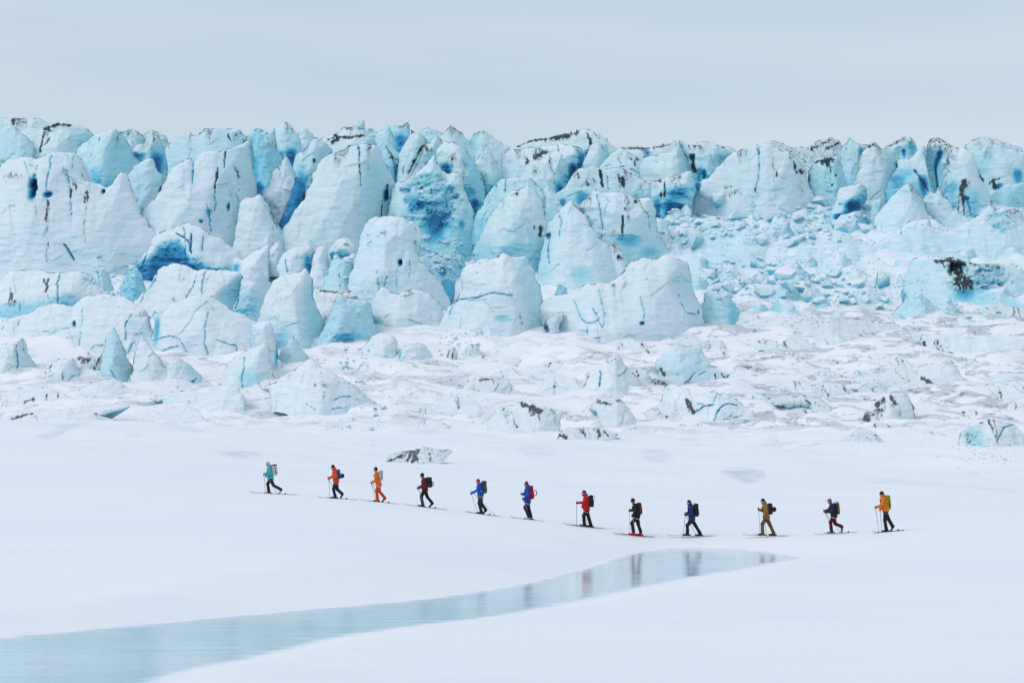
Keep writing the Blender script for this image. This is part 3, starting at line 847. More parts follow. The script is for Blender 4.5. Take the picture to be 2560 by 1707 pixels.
serac('A', 'rounded blue-grey slab wedged between two big towers, upper left', '1105,580 1160,500 1270,430 1330,428 1350,500 1400,560 1470,585 1450,680 1400,800 1330,900 1310,1000 1320,1120 1340,1200 1240,1200 1140,860', blue=.10, b=[(1190, 850, 70, 90, .45), (1260, 1010, 90, 150, .9)], d=[(14, .9, '1150,520 1115,570'), (26, .9, '1425,680 1405,740')], tint=.6, grad=0.60)
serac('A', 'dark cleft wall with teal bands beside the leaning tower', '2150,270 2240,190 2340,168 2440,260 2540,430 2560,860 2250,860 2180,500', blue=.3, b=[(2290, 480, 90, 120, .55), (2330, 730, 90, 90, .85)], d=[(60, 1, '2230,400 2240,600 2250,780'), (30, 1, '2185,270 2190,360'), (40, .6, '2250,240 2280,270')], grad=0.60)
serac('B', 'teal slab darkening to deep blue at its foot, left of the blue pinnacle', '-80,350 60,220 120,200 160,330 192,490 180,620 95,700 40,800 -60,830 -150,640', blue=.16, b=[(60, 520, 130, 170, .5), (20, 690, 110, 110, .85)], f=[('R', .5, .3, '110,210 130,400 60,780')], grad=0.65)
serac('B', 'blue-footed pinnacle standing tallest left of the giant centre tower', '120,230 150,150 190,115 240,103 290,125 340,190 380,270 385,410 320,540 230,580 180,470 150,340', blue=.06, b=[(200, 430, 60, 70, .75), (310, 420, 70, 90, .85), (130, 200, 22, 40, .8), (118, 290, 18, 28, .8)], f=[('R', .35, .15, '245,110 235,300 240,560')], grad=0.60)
serac('B', 'pale shoulder with a small dark hole, above the deep blue chasm', '300,520 340,395 440,312 520,252 620,285 660,340 600,480 520,620 450,800 390,900 300,850', blue=.06, p=[(513, 470, 14, 26, 1.2, .95)], b=[(400, 640, 80, 130, .6), (360, 790, 80, 110, .85)], d=[(20, .5, '640,300 650,330')], dD=-2, grad=0.60)
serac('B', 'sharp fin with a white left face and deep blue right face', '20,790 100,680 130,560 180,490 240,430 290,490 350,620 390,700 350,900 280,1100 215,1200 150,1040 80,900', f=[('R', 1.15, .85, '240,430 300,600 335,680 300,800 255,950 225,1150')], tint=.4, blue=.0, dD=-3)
serac('B', 'deep blue chasm wall right of the sharp white fin', '330,690 350,620 400,640 440,740 400,870 360,1000 310,1100 225,1215 195,1150 250,960 300,810', blue=.78, tint=.3, D=346.5, T=.8, Tb=1.5, lean=.1, drop=5, f=[('L', .6, 0, '340,650 300,850 230,1150')])  # added slab, its deep blue paints in the crevice shade
serac('B', 'white face with a jagged crack, below the teal slab and left of the fin', '-170,1380 -170,820 -60,780 0,772 60,830 100,900 150,1010 200,1130 215,1220 140,1330 40,1380', k=[(18, .8, '60,870 100,960 150,1040 195,1130')], d=[(36, .7, '70,800 110,940 160,1060'), (20, .5, '130,1050 140,1180'), (20, .5, '40,1180 60,1230')], tint=.35)
serac('A', 'huge smooth white tower filling the left edge, with a dark oval cave', '-90,462 100,410 200,400 240,430 350,395 400,370 500,360 590,365 660,400 682,450 672,590 760,640 840,655 895,692 950,640 980,570 1030,528 1080,550 1110,620 1140,760 1200,900 1260,1050 1315,1160 1300,1270 1230,1400 1000,1440 -90,1440',
      p=[(255, 715, 40, 125, 3.0, 1.0), (398, 772, 40, 36, 1.6, .7), (882, 735, 18, 28, 1.2, .9), (405, 412, 20, 26, .5, .3)], k=[(14, .6, '145,455 205,560 225,610'), (18, .9, '395,430 400,500 385,640 380,740'), (12, .6, '540,380 560,440'), (12, .6, '608,400 600,520'), (16, .9, '555,580 575,680 600,760 615,960'), (34, 1.4, '565,1235 600,1290 655,1385')],
      d=[(60, .55, '400,820 398,1000 402,1180 410,1390'), (30, .9, '400,830 395,1000'), (50, .9, '630,660 630,710'), (40, .9, '600,720 600,800'), (50, .9, '745,740 742,840'), (36, .5, '745,850 735,1080 765,1220'), (90, .6, '0,600 110,590'), (60, .6, '215,480 270,520'), (40, .6, '520,510 560,600'), (50, .5, '760,680 770,710'), (90, .22, '410,1180 590,1300 700,1310'), (20, .6, '290,860 300,990'), (30, .5, '615,960 620,1100')], tint=.25, lean=.16, T=3.5, flute=.7)
serac('A', 'broad leaning white tower with long black vertical cracks, left of centre', '1325,1180 1290,1030 1292,910 1330,840 1400,750 1440,660 1470,572 1560,470 1660,412 1700,440 1780,342 1900,330 1970,322 2100,260 2160,200 2200,240 2180,300 2185,400 2215,480 2242,620 2245,780 2200,860 2185,960 2195,1110 2180,1330 1900,1390 1400,1390',
      k=[(24, 1.2, '1693,430 1700,540 1712,660'), (16, .8, '1975,330 1985,420 1980,500'), (20, 1.0, '1925,490 1935,600 1912,720 1918,920'), (14, .7, '2085,490 2110,570 2115,720'), (24, 1.0, '1850,860 1870,980 1892,1120'), (12, .6, '2090,690 2110,850 2118,1000 2125,1180'), (12, .6, '2230,840 2190,960 2180,1110')], p=[(2030, 870, 12, 44, .9, .9), (1800, 1020, 18, 18, .8, .7), (1870, 940, 36, 50, .5, .4)],
      d=[(20, 1, '1975,330 1980,500'), (24, 1, '1930,500 1915,700'), (30, .8, '2080,490 2110,570'), (70, .35, '2110,1000 2120,1200 2130,1380'), (36, .35, '2180,1100 2180,1330'), (60, .3, '2030,620 2050,760'), (40, .35, '1650,700 1590,790'), (50, .4, '2000,330 2120,290')], f=[('R', .35, .1, '1890,480 1850,800 1790,1100'), ('R', .5, .1, '2160,220 2170,420 2150,760')], tint=.3, lean=.2, T=3.2)
serac('B', 'giant smooth white tower with one long black crack, centre of the icefall', '215,1260 300,1100 350,1000 392,860 430,760 470,600 520,480 600,390 700,340 800,300 870,275 960,265 1050,260 1085,300 1120,400 1160,480 1220,570 1262,640 1252,740 1212,810 1165,900 1110,970 1020,1110 960,1290 700,1340 240,1330',
      f=[('R', .75, .12, '1078,275 1000,500 950,660 910,850 900,1110')], k=[(18, 1.0, '905,330 913,420 918,500 926,580 938,680'), (44, 2.0, '1155,640 1160,700 1140,800'), (16, 1, '1125,800 1120,880 1108,945')], p=[(903, 312, 16, 20, 1.0, .6), (1148, 740, 26, 70, 1.5, .9)], d=[(22, 1, '908,340 922,560'), (70, .30, '700,400 720,480'), (40, .5, '680,370 760,320'), (40, .45, '1020,240 1050,260'), (20, 1, '1120,830 1108,945'), (60, .2, '930,680 900,900')], b=[(1060, 560, 120, 220, .16)], tint=.5, lean=.17, T=3.6, flute=.6)
serac('B', 'pale steep slab right of the giant tower, cut by a slanting crack', '1060,220 1190,150 1230,250 1272,360 1325,400 1310,640 1250,640 1170,520 1100,370', blue=.1, k=[(20, .9, '1178,330 1215,390 1245,450'), (30, 1.2, '1240,450 1260,540 1280,620')], d=[(40, .7, '1230,440 1290,470'), (40, .8, '1290,450 1280,520'), (20, .6, '1180,340 1240,440')], b=[(1270, 580, 30, 70, .8)], grad=0.40)
serac('B', 'rounded white knob with a black slash on its right, upper centre', '1292,420 1340,290 1400,222 1470,203 1540,240 1570,295 1520,350 1460,500 1400,620 1330,650 1295,620', d=[(34, 1, '1515,330 1470,400 1430,490 1385,580'), (20, .8, '1340,520 1335,600')], k=[(14, .7, '1510,330 1450,440 1420,520')])
serac('B', 'low pale block lying right of the black slash, upper centre', '1390,640 1440,490 1500,365 1540,310 1650,248 1690,292 1650,380 1570,450 1500,570', d=[(60, .8, '1520,330 1560,360'), (40, .6, '1590,350 1600,360')])
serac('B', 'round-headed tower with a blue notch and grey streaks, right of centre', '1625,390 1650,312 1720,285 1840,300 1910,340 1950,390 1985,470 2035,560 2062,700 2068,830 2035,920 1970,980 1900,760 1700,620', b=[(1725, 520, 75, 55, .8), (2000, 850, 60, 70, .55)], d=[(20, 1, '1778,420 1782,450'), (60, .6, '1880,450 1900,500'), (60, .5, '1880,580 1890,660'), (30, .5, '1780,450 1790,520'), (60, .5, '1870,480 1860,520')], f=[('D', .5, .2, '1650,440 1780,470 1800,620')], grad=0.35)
serac('B', 'narrow pale spike with dark cracks at its foot, right of the round head', '1985,490 2050,400 2110,328 2160,400 2200,500 2235,600 2180,720 2110,840 2062,720 2030,590', k=[(22, 1, '2050,590 2080,650 2100,720'), (12, .6, '2090,600 2105,650')], d=[(30, .9, '2050,650 2085,740'), (20, .8, '2195,430 2210,500')], dD=-1, grad=0.40)
serac('B', 'craggy tower with a rough broken blue face, centre', '1250,640 1350,620 1450,550 1540,460 1610,368 1640,450 1670,520 1740,560 1830,538 1870,620 1900,720 1942,850 1962,950 1975,1100 2015,1235 1980,1290 1800,1300 1480,1290 1300,1160 1210,960 1215,800',
      r=[(1600, 830, 270, 270, 1.0), (1400, 690, 130, 60, .7)], b=[(1640, 1020, 170, 110, .75), (1450, 840, 120, 110, .5), (1870, 1040, 40, 40, .5)], d=[(24, .5, '1475,720 1480,790'), (20, .5, '1540,960 1640,920')], f=[('R', .8, .05, '1830,540 1850,700 1880,900 1830,1250')], k=[(10, .6, '1980,940 1985,1080 2010,1220'), (14, .7, '1255,650 1235,750')], grad=0.25)
serac('B', 'teal rounded wall with a thin blue slit, right of the craggy tower', '1985,1250 1990,1060 2012,930 2100,780 2160,680 2230,610 2310,588 2420,590 2520,620 2600,690 2650,800 2600,960 2300,1100 2100,1290', blue=.15, k=[(20, .9, '2285,600 2280,680 2275,750')], d=[(10, .5, '2490,600 2490,650'), (16, .5, '2370,620 2355,690')], b=[(2060, 1050, 80, 150, .3)], f=[('L', .5, .2, '2230,610 2120,800 2060,1000')], grad=0.30)
serac('C', 'pale cliff with a black square hole and icicle-like streaks', '-100,520 -60,330 100,330 330,300 480,280 600,300 690,340 722,325 660,450 570,550 515,640 450,790 390,840 370,700 -100,640', d=[(56, 1, '140,430 140,470'), (80, .85, '200,410 250,390 310,370'), (30, .8, '230,400 235,440'), (30, .8, '280,390 270,430'), (20, .8, '430,300 435,360'), (20, .7, '110,360 115,430'), (60, .5, '620,310 660,330')], b=[(640, 430, 50, 120, .7), (560, 540, 50, 80, .85), (480, 660, 60, 90, .9), (425, 760, 40, 60, .9)], f=[('R', .5, .25, '620,300 520,430 480,640 400,800')], grad=0.30)
serac('C', 'white stepped slab with a hooked black crack, right of centre', '-90,580 100,492 340,440 380,480 455,398 470,500 515,640 440,830 400,860 300,760 -90,740', k=[(14, .8, '345,450 355,520 385,580 385,690')], d=[(26, 1, '345,450 360,520'), (40, .9, '55,540 62,590'), (70, .6, '215,530 225,590'), (24, .5, '310,560 305,620'), (20, .7, '370,550 390,600')], f=[('R', .9, .5, '455,400 400,520 400,640 410,820')], b=[(440, 720, 60, 80, .8)])
serac('C', 'smooth white dome tucked under the dirt-banded ridge', '605,530 640,430 700,350 750,300 800,288 860,320 895,380 870,450 840,560 700,590 620,590', d=[(20, .7, '700,360 720,330'), (20, .6, '830,330 850,360')], b=[(640, 520, 30, 20, .6)], grad=0.20)
serac('C', 'pale dome with short dark streaks beside the smooth white dome', '815,540 850,450 920,380 1010,348 1100,380 1160,420 1215,500 1230,620 1000,640', d=[(20, .9, '980,440 995,480'), (20, .9, '1090,420 1100,450'), (26, .9, '1125,470 1135,510'), (60, .7, '1150,430 1200,430'), (20, .6, '1000,390 1020,410')], k=[(16, .6, '830,520 900,500 930,495'), (16, .6, '990,525 1030,522'), (24, .6, '1090,545 1130,570 1175,580')])
serac('C', 'broad white shelf block with black slit streaks, right of centre', '425,820 500,690 560,590 620,528 760,490 800,520 960,510 1050,530 1150,570 1230,610 1290,680 1322,745 1325,850 1220,920 900,920 620,900 480,890', k=[(22, 1, '820,540 835,640 830,700'), (14, .8, '880,590 885,700 895,730'), (14, .8, '980,570 1000,650 1010,720'), (14, .7, '1195,670 1210,760')], d=[(40, 1, '815,540 835,690'), (40, 1, '1025,600 1030,690'), (30, .9, '605,570 610,620'), (30, .8, '690,650 695,680'), (34, .7, '955,610 955,630'), (30, .9, '985,570 1000,650'), (20, .7, '740,610 770,660'), (30, .6, '1140,770 1160,780')], b=[(650, 800, 90, 60, .6), (460, 850, 50, 60, .7)], grad=0.30)
serac('C', 'grey-white block with a pale right facet below the flat crest', '1190,540 1215,430 1350,390 1460,380 1510,300 1550,290 1600,400 1660,540 1690,620 1600,660 1300,720 1240,640', f=[('R', .7, .12, '1500,310 1470,450 1470,640')], d=[(40, .5, '1320,460 1340,470'), (20, .8, '1530,370 1535,410'), (60, .4, '1290,340 1400,340')], dirt=.08)
serac('C', 'teal face split by a broad black streak, right under the flat crest', '1540,290 1620,300 1720,350 1900,330 2060,362 1990,430 1870,540 1790,640 1755,680 1720,600 1650,560', blue=.1, k=[(24, 1, '1655,420 1660,500 1675,570'), (10, .5, '1735,490 1740,540'), (10, .5, '1800,360 1830,450 1865,530')], d=[(60, 1, '1655,420 1660,480 1672,560'), (30, .7, '1630,310 1640,360'), (10, .6, '1925,420 1930,460')], b=[(1765, 600, 30, 60, .8)], grad=0.35)
serac('C', 'block with a banded bright blue cave face, right of centre', '1275,650 1400,610 1550,570 1650,560 1700,620 1765,640 1745,700 1705,750 1665,810 1650,880 1500,950 1400,1000 1350,980 1320,850', b=[(1530, 760, 150, 60, .55), (1500, 900, 160, 60, .95), (1340, 900, 50, 110, .8), (1720, 670, 40, 30, .7)], k=[(34, 1.0, '1398,660 1405,720 1395,790')], d=[(40, 1, '1400,660 1400,790'), (40, 1, '1375,590 1355,640'), (40, .9, '1370,750 1375,790'), (40, .6, '1550,590 1550,620'), (20, .6, '1325,640 1330,650')], f=[('D', .5, .2, '1300,780 1500,700 1660,690')], grad=0.40)
serac('C', 'large smooth white cliff with a thin branching grey crack, right', '1700,770 1740,680 1800,600 1860,540 1980,430 2050,370 2140,330 2200,340 2270,285 2350,290 2420,300 2520,360 2600,370 2660,430 2715,520 2722,700 2740,880 2500,930 1800,950 1720,880',
      k=[(12, .6, '2270,300 2280,450 2270,600 2235,740'), (12, .5, '2170,350 2175,410')], d=[(26, .7, '2265,300 2278,400'), (30, .45, '2285,440 2270,640'), (30, .7, '2230,720 2250,760'), (50, .6, '1970,700 2030,690'), (80, .5, '1930,790 2100,740'), (40, .6, '2400,480 2430,600'), (40, 1, '2605,500 2640,560'), (70, 1, '2660,540 2700,550'), (40, .8, '2570,430 2620,500'), (70, .35, '2640,560 2670,760'), (30, .6, '2395,380 2420,470'), (30, .8, '2640,380 2700,510'), (30, .4, '2400,620 2410,800')], tint=.5, f=[('R', .3, .0, '2300,290 2330,600 2340,930')], lean=.2)
serac('D', 'rippled blue-grey face under a clump of black dripping dirt', '405,560 440,480 560,430 650,418 692,420 722,520 745,690 730,800 600,870 430,890 400,700', blue=.14, rough=.25, d=[(90, 1, '490,450 540,460 590,450'), (40, 1, '510,460 515,500'), (50, 1, '570,460 565,520'), (40, .9, '410,450 430,460'), (20, .8, '585,480 590,570'), (16, .5, '500,510 505,560')], p=[(635, 607, 18, 20, .7, .75), (603, 697, 14, 14, .6, .7)], k=[(30, 1.2, '435,490 405,560 400,680 420,800 435,880'), (20, .6, '480,860 520,830 570,825')])
serac('D', 'slim teal buttress with a dark cleft on its right, right wall', '705,430 720,320 780,248 830,280 900,300 985,300 940,340 895,430 880,570 860,690 740,720 722,540', blue=.1, f=[('L', .6, 0, '775,255 730,400 740,700'), ('R', .5, .2, '850,290 840,460 820,680')], b=[(880, 370, 36, 60, .6)], k=[(24, 1.2, '885,430 870,510 850,620')], d=[(30, 1, '870,450 850,600'), (40, .5, '830,600 850,650'), (40, .5, '870,295 950,300')], grad=0.30)
serac('D', 'smooth grey-white shield of ice in the middle of the right wall', '850,670 870,530 900,385 950,322 1010,300 1080,330 1180,340 1232,340 1245,430 1225,540 1160,660 1120,770 1060,800 950,800', dirt=.08, d=[(40, .9, '960,330 990,310'), (70, .3, '950,460 1000,450'), (40, .4, '1110,330 1200,320')], tint=.5, k=[(14, .7, '1020,755 975,800 950,830')])
serac('D', 'blocky tower with a blue gash down its middle, right wall', '1225,520 1240,440 1320,430 1400,390 1480,318 1560,350 1640,430 1692,560 1660,660 1580,750 1495,800 1420,720 1300,720 1140,740 1150,640', b=[(1220, 640, 110, 90, .55), (1290, 560, 120, 40, .35), (1450, 680, 60, 90, .85), (1590, 710, 70, 40, .6)], k=[(50, 1.6, '1385,540 1420,620 1485,750')], d=[(60, .4, '1460,400 1540,390'), (40, .4, '1570,560 1620,620'), (30, .4, '1320,460 1340,500')], grad=0.35)
serac('D', 'tall right-hand tower streaked black below a dark blue notch', '1530,320 1560,250 1620,240 1700,270 1770,320 1850,340 1910,400 1952,500 1985,600 2045,750 2070,850 2020,980 1920,1020 1780,1000 1700,850 1690,620 1640,430', b=[(1635, 380, 26, 30, .9), (1720, 700, 60, 90, .4), (1890, 860, 90, 150, .35)], k=[(14, .8, '1660,470 1690,530 1710,570'), (26, 1, '1830,790 1850,860 1880,970')], p=[(1848, 820, 22, 26, .8, .7)], d=[(44, .8, '1690,430 1695,490'), (70, 1, '1830,660 1800,700 1800,780'), (50, .9, '1865,660 1840,700'), (30, .9, '1800,780 1815,960'), (16, .7, '1770,800 1770,940'), (24, 1, '1625,260 1630,280')], f=[('R', .4, .1, '1930,480 1920,700 1880,980')], tint=.6)
serac('D', 'lavender sliver of ice beside the right-hand streaked tower', '1905,405 2050,335 2030,520 2020,680 1960,560', blue=.12, dirt=.05, grad=0.30)
serac('D', 'rounded grey block with a forked black stain near the right edge', '2000,510 2040,400 2120,320 2200,340 2430,380 2430,650 2250,690 2110,730 2020,690', d=[(60, 1, '2080,660 2095,710'), (20, 1, '2090,650 2140,630'), (30, .9, '1990,560 2005,660')], b=[(2130, 700, 50, 30, .7), (2310, 590, 60, 60, .6)], dirt=.06)
serac('D', 'twin teal slabs leaning in at the right edge of the upper wall', '2040,880 2080,780 2200,682 2334,660 2430,660 2430,920 2200,920 2060,940', blue=.18, f=[('R', .6, .15, '2334,680 2250,760 2180,860')], d=[(24, .9, '2030,880 2010,910')])
# middle tier on the right
serac('D', 'wedge of ice with a white top and bright blue underside, right of centre', '590,1000 650,850 680,720 780,690 860,680 945,690 965,790 910,860 880,920 760,950 640,1010', f=[('R', .9, .35, '860,680 820,760 730,870 640,1000')], b=[(790, 880, 110, 60, .95), (650, 980, 50, 30, .9)], k=[(10, .5, '930,740 950,810')], tint=.4, grad=0.20)
serac('D', 'small pale cube in the rubble right of the white-topped wedge', '950,980 960,840 1000,815 1060,820 1070,880 1050,960 1000,1000', blue=.14, name='ice_block', cat='ice block')
serac('D', 'rounded white mound leaning on the right wall', '1035,1000 1100,880 1180,790 1270,700 1370,662 1450,720 1492,790 1500,900 1570,1010 1540,1150 1300,1200 1080,1120', b=[(1320, 730, 70, 20, .3)], d=[(30, .3, '1260,760 1270,790'), (20, .3, '1330,720 1340,760')], tint=.4, blue=.05)
serac('D', 'white double-pointed peak in front of the right-hand streaked tower', '1455,830 1530,738 1560,765 1610,713 1650,790 1710,880 1780,970 1910,1010 1880,1080 1560,1100 1480,960', k=[(16, .7, '1465,830 1490,905')], f=[('L', .5, .05, '1540,740 1560,900 1570,1080')], tint=.4, blue=.04)
serac('D', 'wide pale cliff below the right wall with smooth scooped face', '1250,1090 1350,1022 1430,980 1550,970 1590,1030 1700,1080 1800,1060 1960,980 2060,920 2150,828 2240,870 2430,880 2430,1340 1950,1360 1500,1350 1300,1420 1180,1420 1090,1220', blue=.07, k=[(26, 1, '1310,1040 1300,1070 1292,1120')], d=[(50, .7, '1570,1020 1620,990'), (12, .5, '1790,1060 1790,1090')], r=[(2230, 1000, 110, 130, .7)], b=[(2200, 1000, 60, 60, .35), (1500, 1260, 60, 40, .2)], tint=.7, lean=.35)
serac('D', 'low cliff with a black cave mouth and shattered teal ice, right edge', '1370,1560 1450,1340 1600,1310 1850,1330 2000,1380 2430,1400 2430,1790 1950,1800 1640,1730', blue=.06, d=[(190, 1.0, '1790,1370 1830,1470 1880,1570'), (50, 1.0, '1640,1360 1760,1360 1900,1390'), (50, .9, '1880,1440 1900,1600'), (160, .35, '1980,1480 2150,1520 2220,1480'), (60, .9, '2180,1600 2220,1620'), (120, .5, '1740,1600 1900,1640'), (50, .6, '1950,1390 2250,1430')], p=[(1830, 1440, 90, 70, 2.0, .5)], r=[(2090, 1520, 200, 130, 1.0), (1840, 1600, 130, 120, .7)], b=[(2050, 1610, 130, 40, .6), (1850, 1660, 120, 50, .55)], tint=.9, lean=.55, D='ground')  # cave mouth's shade is painted in black with the dirt marks
serac('C', 'smooth rubble-dusted snow ramp below the blue cave block', '1430,1340 1480,1200 1560,1100 1700,1020 1850,960 2000,980 2200,1050 2360,1060 2500,1150 2480,1400 2300,1440 1500,1420', lean=.9, blue=.10, tint=.9, rough=.12, D='ground', T=1.5, cat='ice mound', name='ice_mound')
serac('D', 'wide smooth snow-covered ice shoulder in the middle of the rubble', '-60,1380 100,1180 300,1110 560,1090 800,1080 1000,1160 1120,1280 1180,1480 900,1540 500,1520 100,1480', lean=1.0, blue=.07, tint=.9, D='ground', T=1.5, cat='ice mound', name='ice_mound', f=[('R', .4, .12, '940,1180 1010,1300 1080,1450')])
# second tier, centre
serac('C', 'rounded white tower in front of the teal wall, right of centre', '-290,1290 -230,1000 -140,870 -60,770 20,720 150,703 220,740 280,830 300,960 335,1030 340,1250 330,1420 100,1440 -200,1400', d=[(40, .8, '0,765 50,760'), (30, .7, '205,1060 208,1090'), (36, 1, '262,1070 258,1150')], f=[('L', .5, .05, '-60,770 -150,950 -200,1300'), ('D', .4, .2, '-300,1240 -80,1260 300,1230')], tint=.6, grad=0.22)
serac('C', 'slender pale column between the round tower and the white spire', '282,850 300,680 350,690 400,760 452,890 440,960 340,1060 290,990', blue=.05, d=[(14, .5, '310,780 360,880')], grad=0.30)
serac('C', 'white dome cracked by a long wavy blue fissure', '600,880 680,800 750,718 800,703 860,740 960,730 1060,760 1180,790 1260,778 1322,830 1358,900 1350,960 1345,1050 1360,1200 1450,1310 1400,1400 1100,1400 870,1280 800,1170 720,1020 650,920',
      k=[(18, 1.1, '785,715 795,800 820,950 835,1050 820,1180'), (14, .6, '885,840 865,900 860,970'), (24, 1, '1022,970 1015,1060 1010,1170'), (18, .8, '1250,930 1265,990 1278,1070'), (10, .5, '950,800 1010,850 1120,850 1170,830')], d=[(30, 1, '1020,980 1010,1120'), (60, .55, '1060,890 1070,1000'), (24, .9, '1040,900 1045,940'), (40, 1, '1140,820 1180,820'), (60, .5, '870,780 900,830'), (60, .35, '1220,870 1290,870'), (40, .6, '1190,850 1230,920')], b=[(1060, 1180, 160, 45, .45), (1280, 1290, 150, 60, .4)], tint=.6, grad=0.20)
serac('C', 'tall white spire with blue slits low on its left side', '300,1440 320,1110 340,1010 420,930 480,850 560,820 600,850 640,910 690,970 720,1040 780,1110 850,1200 900,1260 950,1400 960,1520 560,1560 330,1540', k=[(18, .8, '435,950 460,1010 445,1100 438,1180'), (24, 1.1, '350,1180 335,1280 345,1400'), (16, .8, '330,1030 325,1090')], p=[(340, 1145, 26, 36, 1.2, .95)], b=[(640, 1500, 120, 70, .25)], f=[('R', .35, .04, '570,830 640,1000 760,1300'), ('L', .4, .15, '430,940 420,1150 400,1500')], tint=.55)
serac('C', 'small blunt white block at the right foot of the white spire', '855,1270 920,1220 990,1238 1030,1340 1062,1420 1080,1510 900,1520', d=[(50, .9, '970,1350 1010,1360'), (20, .8, '975,1360 980,1390')], tint=.5)
serac('B', 'massive rounded white tower with a small blue hole, front centre', '870,1580 890,1300 910,1150 960,1020 1000,960 1120,940 1270,950 1350,980 1430,1050 1450,1150 1430,1280 1480,1380 1540,1440 1600,1530 1640,1680 1650,1760 1300,1780 980,1680',
      p=[(1307, 1402, 22, 38, 1.6, 1.0)], k=[(14, .7, '1388,1370 1400,1450 1392,1540'), (10, .5, '1275,1450 1275,1640'), (14, .6, '1092,1480 1105,1570 1125,1630'), (14, .6, '1190,1530 1165,1620')], f=[('R', .6, .05, '1350,990 1330,1150 1420,1400 1560,1700')], d=[(14, .4, '1350,1010 1400,1120'), (30, .4, '1040,1010 1060,1000')], tint=.15, blue=.05, T=4.0)
serac('B', 'small rounded lobe clinging to the right side of the massive front tower', '1365,1060 1420,1018 1480,1070 1502,1160 1512,1260 1460,1340 1400,1280', name='ice_block', cat='ice block', d=[(10, .5, '1390,1070 1430,1150')], tint=.2, dD=-4)
BLK = dict(name='ice_block', cat='ice block', group='tumbled ice blocks left of the massive front tower', drop=30)
serac('B', 'long slanted ice block, upper left of the tumbled heap', '215,1200 300,1140 400,1070 490,1043 515,1150 535,1225 440,1240 300,1300 235,1300', f=[('D', .7, .45, '220,1200 360,1150 520,1120')], tint=.1, **BLK)
serac('B', 'rounded ice block with a deep blue underside, top of the tumbled heap', '515,1190 560,1080 620,1040 690,1040 732,1110 745,1170 640,1290 560,1260', f=[('R', .8, .6, '650,1040 660,1120 600,1250')], b=[(550, 1140, 16, 40, .7)], tint=.1, **BLK)
serac('B', 'hollowed ice block with blue inside, right of the tumbled heap', '645,1300 720,1200 800,1165 875,1200 890,1320 780,1390 720,1410 670,1380', f=[('D', .8, .6, '640,1310 760,1270 890,1300')], d=[(40, .6, '760,1160 800,1180')], tint=.1, **BLK)
serac('B', 'big rounded ice block with one dark slit, foot of the tumbled heap', '185,1420 230,1320 330,1262 490,1233 518,1300 490,1420 475,1560 200,1560', k=[(18, .8, '263,1380 268,1450 278,1500'), (30, 1, '500,1320 470,1430 470,1520')], b=[(460, 1390, 40, 70, .6)], tint=.05, **BLK)
serac('B', 'upright white ice block beside the dark slit, tumbled heap', '470,1570 510,1330 540,1262 620,1248 645,1300 645,1400 700,1560 720,1640 490,1640', f=[('R', .5, .15, '590,1250 600,1400 620,1600')], tint=.05, **BLK)
serac('B', 'blue-bellied ice block tucked against the massive front tower', '730,1450 760,1375 860,1318 910,1330 905,1450 810,1500', f=[('D', 1.0, .85, '730,1440 800,1400 900,1400')], tint=.05, **BLK)
serac('B', 'leaning white wedge at the left of the tumbled heap', '70,1420 100,1320 140,1250 200,1198 245,1290 210,1420', f=[('R', .6, .2, '190,1200 160,1400')], tint=.05, **BLK)
serac('B', 'small ice block with a blue right face, far left of the tumbled heap', '-70,1360 30,1270 80,1340 95,1400 30,1450 -60,1440', f=[('R', .8, .6, '30,1275 20,1430')], tint=.05, **BLK)
serac('A', 'white arch-shaped block with a vivid blue hollow and forked crack', '1200,1540 1300,1260 1325,1160 1420,1110 1560,1050 1680,1018 1800,1070 1900,1130 1990,1170 2025,1225 2115,1280 2120,1470 1900,1520 1700,1510 1500,1480 1370,1500',
      f=[('D', .75, .72, '1300,1330 1400,1210 1500,1150 1600,1160 1660,1230 1720,1330 1900,1400 2120,1420')], k=[(30, 1.4, '1555,1120 1640,1170 1690,1215 1720,1310'), (40, 1.5, '1705,1130 1712,1200 1700,1260 1725,1310'), (24, 1, '1808,1150 1820,1220 1815,1290'), (14, .8, '1620,1050 1640,1120 1660,1250 1665,1420'), (12, .5, '1780,1330 1785,1440'), (24, .9, '1285,1300 1260,1380 1232,1470')], tint=.1, lean=.3, d=[(20, .4, '2030,1340 2050,1370')])
serac('A', 'small snow-capped stump where dark meltwater streaks end', '2080,1440 2095,1370 2130,1345 2180,1372 2300,1282 2420,1240 2420,1500 2090,1520', b=[(2135, 1440, 50, 40, .55)], d=[(50, .3, '2130,1440 2140,1470')], tint=.1, name='ice_mound', cat='ice mound')
# third tier, left
serac('E', 'long white bench with a black stain, under the huge left tower', '-70,205 100,182 300,182 480,205 620,190 700,195 780,250 860,330 965,415 900,520 560,560 300,580 0,640 -70,640', k=[(26, 1.1, '485,215 470,320 490,400 490,500'), (14, .7, '132,460 132,570'), (10, .5, '395,420 410,470')], d=[(90, .95, '40,390 50,470'), (34, .9, '370,255 380,390'), (30, .8, '338,270 340,300'), (30, .3, '195,330 195,380'), (60, .3, '500,230 560,200')], f=[('D', .5, .30, '-70,480 300,430 560,380 900,420')], tint=.05, lean=.3)
serac('E', 'wide white ridge block with three slanting blue cracks, left of centre', '1185,500 1280,340 1360,170 1470,110 1580,120 1740,175 1950,180 2145,200 2162,290 2145,440 2130,560 2220,660 2100,680 1300,620', k=[(18, .9, '1362,160 1355,250 1290,350 1250,390 1220,480'), (18, .9, '1745,285 1700,380 1670,440'), (20, 1, '1828,200 1815,300 1813,410')], d=[(20, .6, '1640,230 1630,270'), (20, .6, '1750,230 1740,300'), (36, .4, '1870,230 1850,310'), (36, .6, '1540,440 1545,465')], f=[('R', .45, .25, '2140,205 2000,340 1900,440')], tint=.05)
